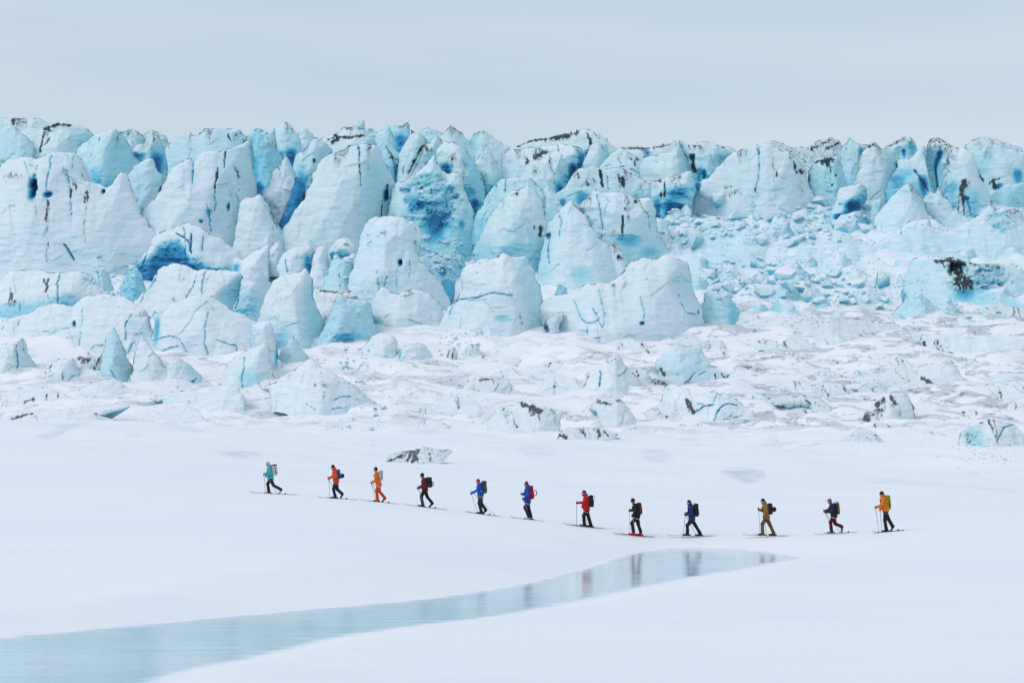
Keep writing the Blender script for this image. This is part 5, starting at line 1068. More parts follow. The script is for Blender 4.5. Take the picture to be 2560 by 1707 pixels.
BLOCKS = [hull_block(i) for i in range(9)]
# (zone polygon, how many, smallest, largest half-size in photograph pixels, label)
ZONES = [
    ('P', '1650,530 1760,500 1900,510 2030,500 2170,520 2210,560 2140,600 2000,620 1800,590 1670,640 1640,580', 80, 8, 40, 'pale cyan ice chunk in the upper rubble apron under the right wall'),
    ('P', '1770,655 1900,650 2000,690 2100,690 2230,720 2215,775 2080,760 1930,740 1790,750 1765,700', 80, 8, 42, 'bright cyan ice chunk in the lower rubble apron on the right'),
    ('P', '2200,690 2290,680 2330,720 2420,760 2540,760 2540,800 2350,790 2230,740', 22, 4, 11, 'small ice fragment scattered below the black cave mouth at the right'),
    ('P', '1060,595 1180,600 1200,640 1100,690 1085,650 1050,630', 34, 5, 16, 'ice fragment in the blue pocket above the deep slot, centre'),
    ('P', '240,640 340,640 335,700 300,740 250,730 200,690', 26, 4, 14, 'ice fragment spilled under the vivid blue arch, left'),
    ('P', '820,850 920,830 950,920 910,960 930,1000 980,1030 900,1100 840,1070 900,960 820,930', 26, 4, 11, 'faint cyan ice crumb trailing down the slope left of centre'),
    ('P', '1100,840 1180,830 1230,870 1160,900 1090,890', 12, 4, 9, 'small ice crumb below the wide stepped block'),
    ('P', '2380,1080 2540,1090 2540,1170 2400,1150', 18, 3, 7, 'little ice crumb strewn at the lower right foot'),
    ('P', '860,590 960,580 900,650 780,660 830,720 890,700', 12, 5, 12, 'ice lump wedged in the dirty ramp beside the massive front tower'),
]
n_blk = 0
small_v, small_f = [], []
for c, pts, n, lo, hi, lab in ZONES:
    P = px_poly(c, pts)
    done = 0; tries = 0
    big = []; zone_objs = []
    while done < n and tries < n * 30:
        tries += 1
        u = RNG.uniform(P[:, 0].min(), P[:, 0].max()); v = RNG.uniform(P[:, 1].min(), P[:, 1].max())
        ins = poly_sdf(np.array([u]), np.array([v]), P)[0][0]
        if not ins: continue
        s = lo + (hi - lo) * RNG.random() ** 2.0
        if any(math.hypot(u - a, (v - b) * 1.4) < (s + q) * 0.6 for a, b, q in big): continue
        loc, nrm, ob = cast(u, v)
        if loc is None or nrm.z < 0.4: continue
        big.append((u, v, s))
        m = loc.y / F
        o = bpy.data.objects.new('ice_chunk', BLOCKS[int(RNG.integers(9))])
        COL.objects.link(o)
        r = s * m
        o.scale = (r * RNG.uniform(.8, 1.35), r * RNG.uniform(.8, 1.2), r * RNG.uniform(.55, .95))
        o.rotation_euler = (RNG.uniform(-.5, .5), RNG.uniform(-.5, .5), RNG.uniform(0, 6.28))
        o.location = loc + Vector((0, 0.15 * r, 0.18 * r))
        tag(o, lab, 'ice chunk', lab.split(' ', 1)[1] if False else 'fallen ice chunks'); zone_objs.append((s, u, v, o))
        done += 1; n_blk += 1
    # the biggest of a zone can be told apart, the rest by the part of the zone they lie in
    zone_objs.sort(key=lambda t: -t[0])
    um, vm = np.median([t[1] for t in zone_objs]), np.median([t[2] for t in zone_objs])
    for i, (s, u, v, o) in enumerate(zone_objs):
        w_ = lab.split(' ')
        if i < 6:
            o['label'] = ' '.join([('', 'second ', 'third ', 'fourth ', 'fifth ', 'sixth ')[i] + 'largest'] + w_)
        else:
            o['label'] = ' '.join(['tiny' if s < lo + .18 * (hi - lo) else 'middling'] + w_ + [('upper' if v < vm else 'lower') + ('-left' if u < um else '-right') + ' part'])
        o['label'] = ' '.join(o['label'].replace('small ', '').replace('little ', '').split(' ')[:18])
# crumbs too small to pick apart
def crumbs():
    base = BLOCKS[0]
    bm = bmesh.new(); bmesh.ops.create_icosphere(bm, subdivisions=1, radius=1.0)
    bv = np.array([v.co[:] for v in bm.verts]); bf = np.array([[v.index for v in f.verts] for f in bm.faces]); bm.free()
    VV, FF = [], []
    n = 0
    for c, pts, cnt, lo, hi, lab in ZONES:
        P = px_poly(c, pts)
        for _ in range(int(cnt * 5)):
            u = RNG.normal((P[:, 0].max() + P[:, 0].min()) / 2, (P[:, 0].max() - P[:, 0].min()) * .3); v = RNG.normal((P[:, 1].max() + P[:, 1].min()) / 2, (P[:, 1].max() - P[:, 1].min()) * .33)
            loc, nrm, ob = cast(u, v)
            if loc is None or nrm.z < 0.4 or ob.name.startswith('ice_chunk') or loc.y < 150: continue
            r = RNG.uniform(1.2, 3.6) * loc.y / F
            q = bv * RNG.uniform(.6, 1.25, bv.shape) * r * np.array([1.2, 1, .8])
            VV.append(q + np.array(loc[:]) + [0, 0, .2 * r]); FF.append(bf + n * len(bv)); n += 1
    V = np.vstack(VV); Fc = np.vstack(FF)
    mk = np.tile([.02, 0, .35, 0], (len(V), 1))
    o = link('ice_rubble', mesh_np('ice_rubble', V, None, Fc, mk, False), ICE)
    tag(o, 'fine pale cyan ice rubble strewn over the glacier slope', 'ice rubble', kind='stuff')
crumbs()

# ------------------------------------------------------------------ labels of the scattered pieces: name the neighbour one can find
def short_name(l):
    for cut in (',', ' with ', ' at the ', ' standing ', ' between ', ' holding ', ' under ', ' beside ', ' cut by ', ' in ', ' before ', ' rising ', ' behind ', ' split ', ' wedged ', ' on the ', ' below ', ' right of ', ' left of ', ' above '):
        l = l.split(cut)[0]
    return l
def _center(o):
    b = [o.matrix_world @ Vector(c) for c in o.bound_box]
    c = sum(b, Vector()) / 8
    return np.array(proj(c.x, c.y, c.z))
bpy.context.view_layer.update()
_known = [(short_name(o['label']), _center(o)) for o in SERACS if not o.name.startswith(('ice_hummock', 'ice_shard', 'ice_pinnacle'))]
_cnt = {}
for o in SERACS:
    for pre, txt in (('ice_hummock', 'low streaked ice hummock'), ('ice_shard', 'half-buried pale ice shard'), ('ice_pinnacle', 'small wedged ice pinnacle')):
        if o.name.startswith(pre):
            c = _center(o)
            nm, q = min(_known, key=lambda t: np.hypot(*(t[1] - c)))
            d = c - q
            way = ('right of' if d[0] > 0 else 'left of') if abs(d[0]) > abs(d[1]) * 1.3 else ('below' if d[1] > 0 else 'above')
            lab = f'{txt} {way} the {nm}'
            k = _cnt[lab] = _cnt.get(lab, 0) + 1
            if k > 1: lab = lab.replace(txt, ('', '', 'second', 'third', 'fourth', 'fifth', 'sixth', 'seventh', 'eighth', 'ninth')[min(k, 9)] + ' ' + txt)
            o['label'] = ' '.join(lab.split()[:16])
# ------------------------------------------------------------------ skiers
def surface_nets(Fv, org, h):
    nx, ny, nz = Fv.shape
    ins = Fv < 0
    c = [ins[a:nx - 1 + a, b:ny - 1 + b, d:nz - 1 + d] for a in (0, 1) for b in (0, 1) for d in (0, 1)]
    s = np.sum(c, 0)
    act = (s > 0) & (s < 8)
    idx = np.full(act.shape, -1); idx[act] = np.arange(act.sum())
    ci = np.argwhere(act)
    acc = np.zeros((len(ci), 3)); cnt = np.zeros(len(ci))
    corners = [(a, b, d) for a in (0, 1) for b in (0, 1) for d in (0, 1)]
    val = [Fv[ci[:, 0] + a, ci[:, 1] + b, ci[:, 2] + d] for a, b, d in corners]
    for i, p in enumerate(corners):
        for j, q in enumerate(corners):
            if j > i and sum(abs(p[t] - q[t]) for t in range(3)) == 1:
                m = (val[i] < 0) != (val[j] < 0)
                t = val[i] / np.where(m, val[i] - val[j], 1)
                e = np.array(p)[None] + t[:, None] * (np.array(q) - np.array(p))[None]
                acc[m] += e[m]; cnt[m] += 1
    V = (ci + acc / cnt[:, None]) * h + org
    quads = []
    for ax in range(3):
        sl0 = [slice(1, n - 1) for n in Fv.shape]; sl1 = list(sl0)
        sl0[ax] = slice(0, Fv.shape[ax] - 1); sl1[ax] = slice(1, Fv.shape[ax])
        A = ins[tuple(sl0)]; B = ins[tuple(sl1)]
        e = np.argwhere(A != B)
        if not len(e): continue
        o = np.ones(3, int); o[ax] = 0
        e = e + o
        u_, v_ = [t for t in range(3) if t != ax]
        du = np.zeros(3, int); du[u_] = 1
        dv = np.zeros(3, int); dv[v_] = 1
        g = lambda k: idx[tuple((e + k).T)]
        q = np.stack([g(-du - dv), g(-dv), g(0 * du), g(-du)], 1)
        fl = Fv[tuple(e.T)] < 0
        if ax == 1: fl = ~fl
        q[~fl] = q[~fl][:, ::-1]
        quads.append(q)
    Q = np.concatenate(quads)
    return V, Q[(Q >= 0).all(1)]
def d_cap(p, a, b, ra, rb, sq=(1, 1, 1)):
    a = np.asarray(a, float); b = np.asarray(b, float); e = b - a
    t = np.clip(((p - a) @ e) / max(e @ e, 1e-9), 0, 1)
    w = (p - a - t[..., None] * e) / np.asarray(sq)
    return np.sqrt((w ** 2).sum(-1)) - (ra + (rb - ra) * t)
def d_ell(p, c, r, R=None):
    w = p - np.asarray(c)
    if R is not None: w = w @ R
    r = np.asarray(r)
    k = np.sqrt(((w / r) ** 2).sum(-1))
    return (k - 1) * r.min()
def d_box(p, c, hs, rd, R=None):
    w = p - np.asarray(c)
    if R is not None: w = w @ R
    q = np.abs(w) - (np.asarray(hs) - rd)
    return np.sqrt((np.maximum(q, 0) ** 2).sum(-1)) + np.minimum(q.max(-1), 0) - rd
def smin(a, b, k):
    h = np.clip(0.5 + 0.5 * (b - a) / k, 0, 1)
    return b * (1 - h) + a * h - k * h * (1 - h)
def field(fn, lo, hi, h):
    lo = np.asarray(lo) - 3 * h; hi = np.asarray(hi) + 3 * h
    n = np.ceil((hi - lo) / h).astype(int) + 1
    g = np.stack(np.meshgrid(*[lo[i] + np.arange(n[i]) * h for i in range(3)], indexing='ij'), -1)
    return surface_nets(fn(g), lo, h)
def blob(name, fn, lo, hi, h, mat, parent, org):
    V, Q = field(fn, lo, hi, h)
    o = link(name, mesh_np(name, V - org, Q), mat, parent)
    if parent is None: o.location = org
    return o
def union(prims, k=0.03):
    def fn(p):
        d = None
        for pr in prims:
            e = pr(p)
            d = e if d is None else smin(d, e, k)
        return d
    return fn
def CAP(a, b, ra, rb, sq=(1, 1, 1)): return lambda p: d_cap(p, a, b, ra, rb, sq)
def ELL(c, r, R=None): return lambda p: d_ell(p, c, r, R)
def BOX(c, h, rd, R=None): return lambda p: d_box(p, c, h, rd, R)

SKCROP = {1: (610, 1140, 300 / 2352), 2: (890, 1150, 300 / 2352), 3: (1140, 1180, 260 / 2352), 4: (1390, 1200, 260 / 2352), 5: (1650, 1220, 340 / 2352), 6: (2010, 1210, 280 / 2352)}
SKIN = cloth((.50, .30, .22), .6, 90, 'skin')
BLACK = (.012, .013, .016)
def tube(name, pts, radii, mat, parent, org, n=8):
    bm = bmesh.new(); prev = None
    pts = [np.asarray(p, float) for p in pts]
    for i, p in enumerate(pts):
        t = pts[min(i + 1, len(pts) - 1)] - pts[max(i - 1, 0)]
        t = Vector((t / np.linalg.norm(t)).tolist())
        a = t.orthogonal().normalized(); b = t.cross(a)
        ring = [bm.verts.new(tuple(Vector((p - org).tolist()) + radii[i] * (math.cos(6.2832 * k / n) * a + math.sin(6.2832 * k / n) * b))) for k in range(n)]
        if prev:
            for k in range(n): bm.faces.new((prev[k], prev[(k + 1) % n], ring[(k + 1) % n], ring[k]))
        else: bm.faces.new(ring[::-1])
        prev = ring
    bm.faces.new(prev)
    bmesh.ops.recalc_face_normals(bm, faces=bm.faces)
    me = bpy.data.meshes.new(name); bm.to_mesh(me); bm.free()
    me.polygons.foreach_set('use_smooth', np.ones(len(me.polygons), bool))
    o = link(name, me, mat, parent)
    if parent is None: o.location = org
    return o

def skier(who, z, D, pose, jacket, trousers, hat, pack, boots, gloves, skis, pole_c, hood=None, face=.5, harness=None, hem=None, near_front=True,
          helmet=None, pack_lid=None, stripe=None, axe=None, pompom=False, brim=False, beard=False, band=None, ring=None):
    ox, oy, sc = SKCROP[z]
    m = D / F
    zoff = [0.0]
    def W(q, dy=0.0):
        w = at(ox + q[0] * sc, oy + q[1] * sc, D)
        w[1] += dy
        w[2] += zoff[0]
        return w
    a_, b_ = W(pose['tip']), W(pose['tail'])
    tt_ = np.linspace(.06, 1, 15)[:, None]
    ln_ = np.vstack([a_ + (b_ - a_) * tt_ + [0, s_, 0] for s_ in (-.14, 0, .14)])
    zoff[0] = float(np.sort(ground_z(ln_[:, 0], ln_[:, 1]) - ln_[:, 2])[-5]) + .004      # rest the skis on the snow
    ns = 1 if near_front else -1
    hd = W(pose['head']); nk = W(pose['neck']); sh = W(pose['sh']); hp = W(pose['hip'])
    up = (sh - hp) / np.linalg.norm(sh - hp)
    fwd = np.array([-1.0, 0, 0])
    shn = sh + [0, -.19, -.02]; shf = sh + [0, .19, -.02]
    ne = W(pose['ne'], -.25); nh = W(pose['nh'], -.24)
    fh = W(pose['fh'], .22); fe = W(pose['fe'], .26) if 'fe' in pose else (shf + fh) / 2 + np.array([.06, .05, -.07])
    fy, ry = (-.095 * ns, .095 * ns)
    hf = hp + [0, fy, -.03]; hr = hp + [0, ry, -.03]
    fk = W(pose['fk'], fy); fa = W(pose['fa'], fy)
    rk = W(pose['rk'], ry); ra = W(pose['ra'], ry)
    tip = W(pose['tip']); tail = W(pose['tail'])
    sd = (tail - tip); sd[1] = 0; span = np.linalg.norm(sd); sd /= span         # from tip to tail
    sn = np.array([-sd[2], 0, sd[0]]); sn = sn if sn[2] > 0 else -sn
    def on_ski(p, y):
        """point of the ski line under p"""
        t = (p - tip) @ sd
        q = tip + sd * t
        q[1] = tip[1] + y
        return q
    org = on_ski((fa + ra) / 2, 0); org[1] = D
    # ---- body: one surface
    hdir = np.array([-1, 0, -.06])
    headp = [ELL(hd + [.005, 0, .01], (.098, .078, .115)), ELL(hd + [-.045, 0, -.055], (.05, .05, .06)), CAP(hd + [-.098, 0, -.005], hd + [-.112, 0, -.03], .012, .018),
             ELL(hd + [.01, -.08, -.01], (.022, .012, .03)), ELL(hd + [.01, .08, -.01], (.022, .012, .03)), CAP(nk + [.01, 0, -.04], hd + [.01, 0, -.06], .06, .055)]
    torso = lambda g: [CAP(hp + [0, -.06, 0], sh + [0, -.07, -.10], .115 + g, .115 + g), CAP(hp + [0, .06, 0], sh + [0, .07, -.10], .115 + g, .115 + g), CAP(shn, shf, .075 + g, .075 + g), ELL(hp, (.14 + g, .17 + g, .13 + g))]
    arms = lambda g: [CAP(shn, ne, .058 + g, .048 + g), CAP(ne, nh, .048 + g, .036 + g), CAP(shf, fe, .058 + g, .048 + g), CAP(fe, fh, .048 + g, .036 + g)]
    legs = lambda g: [CAP(hf, fk, .088 + g, .062 + g), CAP(fk, fa, .058 + g, .042 + g), CAP(hr, rk, .088 + g, .062 + g), CAP(rk, ra, .058 + g, .042 + g)]
    def hand_prims(h, e, y):
        d = h - e; d = d / np.linalg.norm(d)
        pr = [ELL(h, (.042, .032, .045))]
        for i in range(4):                      # fingers close round the grip
            b = h + np.array([-.022, 0, .03 - .02 * i])
            pr.append(CAP(b, b + [-.018, -.024, -.002], .0115, .011)); pr.append(CAP(b + [-.018, -.024, -.002], b + [.004, -.036, -.004], .011, .010))
        pr.append(CAP(h + [.0, .02, .02], h + [-.035, .03, .035], .014, .012))
        return pr
    pts = np.array([hd, nk, sh, hp, ne, nh, fe, fh, fk, fa, rk, ra, shn, shf])
    body = blob('person', union(headp + torso(-.02) + arms(-.018) + legs(-.02) + hand_prims(nh, ne, -1)[:1] + hand_prims(fh, fe, 1)[:1], .025), pts.min(0) - .2, pts.max(0) + .22, .026, SKIN, None, org)
    tag(body, who['label'], 'person', 'skiers walking in line across the snowfield')
    for s in (-1, 1):
        blob('eye', ELL(hd + [-.088, .032 * s, .012], (.012, .014, .009)), hd + [-.11, .03 * s - .03, -.02], hd + [-.06, .03 * s + .03, .04], .008, cloth(BLACK, .3), body, org)
    blob('mouth', ELL(hd + [-.090, 0, -.062], (.012, .024, .006)), hd + [-.12, -.03, -.08], hd + [-.06, .03, -.04], .008, cloth((.25, .08, .07), .6), body, org)
    if beard:
        blob('beard', ELL(hd + [-.06, 0, -.085], (.055, .055, .05)), hd + [-.14, -.08, -.16], hd + [.02, .08, -.02], .014, cloth(BLACK, .9), body, org)
    # ---- clothes
    def folds(fn, am=.010, fr=11.0):
        return lambda p: fn(p) + am * np.sin(p[..., 2] * 55 + 3 * np.sin(p[..., 0] * fr) + 9 * p[..., 1]) * .6 + am * .6 * np.sin(p[..., 0] * 23 + p[..., 2] * 17 + 4 * p[..., 1])
    hemz = hp - up * .13
    jk = union(torso(.038) + arms(.026) + [CAP(hp - up * .05, hp - up * .12, .145, .15, (1, 1.15, 1)), CAP(sh + [-.01, 0, .02], nk + [.0, 0, .02], .085, .075)], .035)
    jf = folds(jk)
    jcut = lambda p: np.maximum(np.maximum(jf(p), (hemz - p) @ up), -(d_ell(p, nh, (.05, .05, .05))))
    jp = np.array([shn, shf, hp, ne, nh, fe, fh, nk])
    blob('jacket', jcut, jp.min(0) - .24, jp.max(0) + .2, .022, cloth(jacket, .6), body, org)
    if hem:
        hb = lambda p: np.maximum(jf(p) - .006, np.abs((p - hp + up * .085) @ up) - .05)
        blob('hem', hb, hp - .3, hp + .3, .015, cloth(hem, .6), body, org)
    if band:
        hb = lambda p: np.maximum(jf(p) - .006, np.abs((p - hp - up * .22) @ up) - .045)
        hbx = lambda p: np.maximum(hb(p), (p[..., 0] - hp[0] - .02) * -1)
        blob('side_panel', hbx, hp - .35, hp + [.35, .35, .6], .016, cloth(band, .6), body, org)
    tr = folds(union(legs(.030) + [ELL(hp - up * .06, (.145, .175, .13)), CAP(fk + (fa - fk) * .55, fa + (fa - fk) * .12, .078, .092), CAP(rk + (ra - rk) * .55, ra + (ra - rk) * .10, .078, .088)], .03), .008)
    tp = np.array([hp, fk, fa, rk, ra])
    blob('trousers', lambda p: np.maximum(tr(p), (p - hp) @ up - .02), tp.min(0) - .22, tp.max(0) + .2, .022, cloth(trousers, .7), body, org)
    if harness:
        n_ = np.array([.35, 0, 1]); n_ /= np.linalg.norm(n_)
        hc = hp - up * .155
        hb = lambda p: np.maximum(tr(p) - .014, np.abs((p - hc) @ n_) - .022)
        blob('harness_strap', hb, hp - .32, hp + .2, .018, cloth(harness, .6), body, org)
    # hat
    cut = {'.2': .0}.get('', 0)
    zc = hd[2] + .045 - .14 * face
    hatf = union([ELL(hd + [.008, 0, .022], (.113, .094, .122))] + ([ELL(hd + [.03, 0, .155], (.035, .035, .035))] if pompom else []), .015)
    tilt = np.array([-.45, 0, -1.0]); tilt /= np.linalg.norm(tilt)
    hpl = hd + np.array([0, 0, .035 - .16 * face])
    ho = blob('hat', lambda p: np.maximum(hatf(p), (p - hpl) @ tilt), hd - .16, hd + [.16, .16, .22], .012, cloth(hat, .85), body, org)
    if brim:
        blob('cap_brim', BOX(hd + [-.14, 0, .045], (.055, .06, .008), .006), hd + [-.22, -.09, .0], hd + [-.05, .09, .09], .010, cloth(hat, .85), body, org)
    if hood:
        blob('hood', lambda p: np.maximum(union([ELL(nk + [.045, 0, .045], (.12, .115, .085)), CAP(nk + [-.02, 0, .0], sh, .085, .09)], .03)(p), -d_ell(p, hd, (.10, .085, .12))), nk - .24, nk + .24, .016, cloth(hood, .65), body, org)
    # gloves
    for h_, e_ in ((nh, ne), (fh, fe)):
        d_ = (h_ - e_) / np.linalg.norm(h_ - e_)
        blob('glove', union(hand_prims(h_, e_, -1) + [CAP(h_ - d_ * .11, h_ - d_ * .03, .055, .045), ELL(h_, (.05, .038, .052))], .012), h_ - .17, h_ + .17, .0125, cloth(gloves, .7), body, org)
    # boots
    soles = {}
    for key, a_, k_, y_, toe in (('f', fa, fk, fy, None), ('r', ra, rk, ry, pose.get('rt'))):
        sdir = -sd                                # towards the tip
        if toe is None or pose.get('flat'):
            sole = on_ski(a_, y_) + sn * .028
            heel = sole - sdir * .075; toe_p = sole + sdir * .20
        else:
            toe_p = W(toe, y_)
            toe_p = on_ski(toe_p, y_) + sn * .035
            v_ = a_ - toe_p; v_ = v_ / np.linalg.norm(v_)
            heel = a_ + (a_ - k_) / np.linalg.norm(a_ - k_) * .10
            dirn = (heel - toe_p); dirn /= np.linalg.norm(dirn)
            heel = toe_p + dirn * .275
        soles[key] = toe_p
        shin = a_ + (k_ - a_) / np.linalg.norm(k_ - a_) * .10
        mid = (heel * .62 + toe_p * .38)
        upn = (a_ - heel); upn = upn / max(np.linalg.norm(upn), 1e-6)
        bt = blob('boot', union([CAP(heel + upn * .045, toe_p + upn * .03, .047, .038), CAP(heel + upn * .05, mid + upn * .055, .052, .045), CAP(heel + upn * .07, shin, .055, .068)], .03), np.minimum(np.minimum(heel, toe_p), shin) - .11, np.maximum(np.maximum(heel, toe_p), shin) + .11, .017, cloth(boots, .35), body, org)
        tube('sole', [heel - upn * .002, toe_p - upn * .002], [.026, .024], cloth(BLACK, .6), bt, org, 8)
    # ---- skis
    Ls = 1.72
    Ls = min(Ls, span)
    for key, y_, t0 in (('f', fy, 0.0), ('r', ry, span - Ls)):
        near = y_ < 0
        base = tip + sd * t0; base[1] = tip[1] + y_
        prof_ = [(0.0, .075, .012), (.05, .045, .035), (.12, .018, .046), (.22, .004, .05), (.5, 0, .043), (.9, 0, .041), (1.3, 0, .045), (Ls - .06, .0, .046), (Ls, .014, .03)]
        bm = bmesh.new(); prev = None
        for t, rise, hw in prof_:
            c0 = base + sd * t + sn * (rise + .0) - org
            rg = [bm.verts.new(tuple(c0 + np.array([0, s * hw, 0]) + sn * tt)) for s, tt in ((-1, 0), (1, 0), (1, .016), (-1, .016))]
            if prev:
                for k in range(4): bm.faces.new((prev[k], prev[(k + 1) % 4], rg[(k + 1) % 4], rg[k]))
            else: bm.faces.new(rg)
            prev = rg
        bm.faces.new(prev[::-1])
        bmesh.ops.recalc_face_normals(bm, faces=bm.faces)
        me = bpy.data.meshes.new('ski'); bm.to_mesh(me); bm.free()
        sk = link('ski', me, cloth(skis, .4)); sk.location = org
        tag(sk, f"{'front' if key == 'f' else 'rear'} ski of {who['short']}", 'ski', 'touring skis on the snow')
        tp_ = soles[key]; tp_ = on_ski(tp_, y_)
        RS = np.stack([sd, [0, 1, 0], sn], 1)
        for nm, t_, hs in (('toe_binding', .0, (.03, .032, .016)), ('heel_binding', .33, (.045, .028, .030))):
            c_ = tp_ + sd * t_ + sn * (.016 + hs[2])
            blob(nm, BOX(c_, hs, .008, RS), c_ - .08, c_ + .08, .014, cloth(BLACK, .45), sk, org)
    # ---- poles
    for key, h_, tp in (('near', nh, pose['np']), ('far', fh, pose['fp'])):
        t_ = W(tp, -.30 if key == 'near' else .28)
        g = float(ground_z(np.array([t_[0]]), np.array([t_[1]]))[0])
        e_ = t_ - h_; e_ /= np.linalg.norm(e_)
        if t_[2] < g + .30: t_ = h_ + e_ * ((g - .01 - h_[2]) / e_[2])
        top = h_ - e_ * .11
        pl = tube('ski_pole', [h_ + e_ * .05, h_ + e_ * .55, t_], [.012, .0105, .008], cloth(pole_c, .4), None, org)
        tag(pl, f"{key} ski pole held by {who['short']}", 'ski pole', 'ski poles')
        tube('grip', [top, h_ - e_ * .06, h_ + e_ * .06], [.020, .017, .016], cloth(BLACK, .8), pl, org)
        bc = t_ - e_ * .06
        tube('basket', [bc - e_ * .012, bc, bc + e_ * .012], [.012, .042, .012], cloth(BLACK, .6), pl, org, 10)
    # ---- backpack
    pt = W(pose['pk'][0]); pb = W(pose['pk'][1]); th = pose['pk'][2] * sc * m / 2
    ax = pt - pb; ln = np.linalg.norm(ax); ax /= ln
    bk = np.array([ax[2], 0, -ax[0]])
    RR = np.stack([bk, [0, 1, 0], ax], 1)
    pc = (pt + pb) / 2
    bag = union([BOX(pc - ax * .02, (th * .92, .15, ln / 2), .06, RR), BOX(pc + bk * th * .5 - ax * ln * .12, (th * .55, .12, ln * .30), .05, RR), ELL(pt - ax * .03, (th * .9, .14, .08), RR)], .03)
    bf = folds(bag, .007, 15)
    lim = .36 + ln / 2
    bp = blob('backpack', bf, pc - lim, pc + lim, .022, cloth(pack, .65), None, org)
    tag(bp, f"{who['pack']} on the back of {who['short']}", 'backpack', 'backpacks carried by the skiers')
    lc = pt - ax * .01
    blob('lid', ELL(lc + bk * .01, (th * 1.0, .155, .075), RR), lc - .28, lc + .28, .016, cloth(pack_lid or tuple(x * .75 for x in pack), .65), bp, org)
    for s in (-1, 1):
        tube('shoulder_strap', [pt - bk * th * .8 + [0, .11 * s, -.04], sh + [-.03, .12 * s, .075], sh + [-.15, .12 * s, -.08], (sh + hp) / 2 + [-.15, .14 * s, -.02], pb - bk * th + [0, .15 * s, .04]], [.018] * 5, cloth(BLACK, .8), bp, org)
    tube('hip_belt', [pb - bk * th * .6 + [0, -.17, .03], hp + [-.02, -.205, .09], hp + [-.17, -.10, .09], hp + [-.18, 0, .09], hp + [-.17, .10, .09], hp + [-.02, .205, .09], pb - bk * th * .6 + [0, .17, .03]], [.022] * 7, cloth(BLACK, .8), bp, org)
    for q in (.30, -.22):
        cs = pc + ax * ln * q
        tube('side_strap', [cs - bk * th * .9 - [0, .155, 0], cs - [0, .168, 0], cs + bk * th * 1.0 - [0, .13, 0]], [.009] * 3, cloth(BLACK if sum(pack) > .1 else (.09, .09, .1), .8), bp, org, 6)
    if stripe:
        tube('stripe', [pt + bk * th * .25 + [0, -.13, -.02], pc + bk * th * .45 - [0, .165, 0], pb + bk * th * .35 - [0, .15, -.04]], [.014, .02, .014], cloth(stripe, .6), bp, org, 8)
    if ring:
        c_ = W(pose['ring'][0]); r_ = pose['ring'][1] * sc * m
        tube('coiled_rope', [c_ + r_ * np.array([math.cos(a), 0, math.sin(a) * 1.4]) - [0, .03, 0] for a in np.linspace(-1.9, 1.9, 12)], [.025] * 12, cloth(ring, .8), bp, org)
    if axe:
        a0, a1 = W(pose['axe'][0], -.10), W(pose['axe'][1], -.10)
        e_ = (a1 - a0) / np.linalg.norm(a1 - a0)
        ia = tube('ice_axe', [a0, a1], [.011, .011], cloth(axe, .35), None, org)
        tag(ia, f"ice axe strapped to the pack of {who['short']}", 'ice axe', 'ice axes on packs')
        tube('axe_head', [a1 + [-.09, 0, .015], a1, a1 + [.08, 0, -.03]], [.008, .013, .005], cloth((.35, .37, .4), .3), ia, org)
    if helmet:
        c_ = W(pose['helmet'][0], -.02); r_ = pose['helmet'][1] * sc * m
        hl = blob('helmet', lambda p: np.maximum(d_ell(p, c_, (r_, r_ * .95, r_ * 1.1)), -d_ell(p, c_ - [r_ * .5, 0, 0], (r_ * .8, r_ * .75, r_ * .9))), c_ - r_ * 1.3, c_ + r_ * 1.3, .014, cloth(helmet, .35), None, org)
        tag(hl, f"helmet hung on the pack of {who['short']}", 'helmet', 'helmets on packs')
        tube('chin_strap', [c_ + [-r_ * .1, -r_ * .9, -r_ * .3], c_ + [-r_ * .7, -r_ * .5, -r_ * .9], c_ + [-r_ * .7, r_ * .5, -r_ * .9], c_ + [-r_ * .1, r_ * .9, -r_ * .3]], [.007] * 4, cloth(BLACK, .8), hl, org, 6)
    return body

skier(dict(label='skier in a teal jacket and cream hood with a white pack, leading the line', short='the skier in teal leading the line', pack='white pack with black top'), 1, 138.5,
      dict(head=(465, 168), neck=(485, 220), sh=(503, 240), hip=(525, 440), ne=(508, 345), nh=(440, 405), fh=(382, 378), fe=(450, 350), fk=(460, 560), fa=(482, 690), rk=(575, 580), ra=(715, 660), rt=(700, 730), tip=(95, 722), tail=(1040, 774), np=(645, 715), fp=(410, 735), pk=((590, 195), (612, 390), 105)),
      (.07, .46, .50), BLACK, (.62, .56, .48), (.72, .73, .76), (.55, .55, .56), BLACK, (.05, .06, .09), (.16, .17, .2), hood=(.07, .46, .50), face=.15, harness=(.45, .05, .08), near_front=False, pack_lid=(.015, .016, .02), stripe=BLACK)
skier(dict(label='skier in red-orange jacket and navy trousers with a blue pack, second from left', short='the second skier, in red-orange', pack='blue pack'), 1, 136.8,
      dict(head=(1740, 205), neck=(1755, 250), sh=(1788, 275), hip=(1805, 480), ne=(1815, 372), nh=(1665, 425), fh=(1650, 428), fk=(1757, 630), fa=(1787, 770), rk=(1825, 640), ra=(1915, 720), rt=(1895, 815), tip=(1430, 792), tail=(2215, 846), np=(1695, 815), fp=(1830, 800), pk=((1835, 270), (1868, 430), 95), helmet=((1928, 372), 42)),
      (.78, .075, .012), (.012, .02, .06), BLACK, (.018, .11, .24), (.03, .06, .03), BLACK, (.06, .07, .1), (.16, .17, .2), hood=(.70, .03, .02), face=.35, harness=(.75, .12, .05), helmet=BLACK)
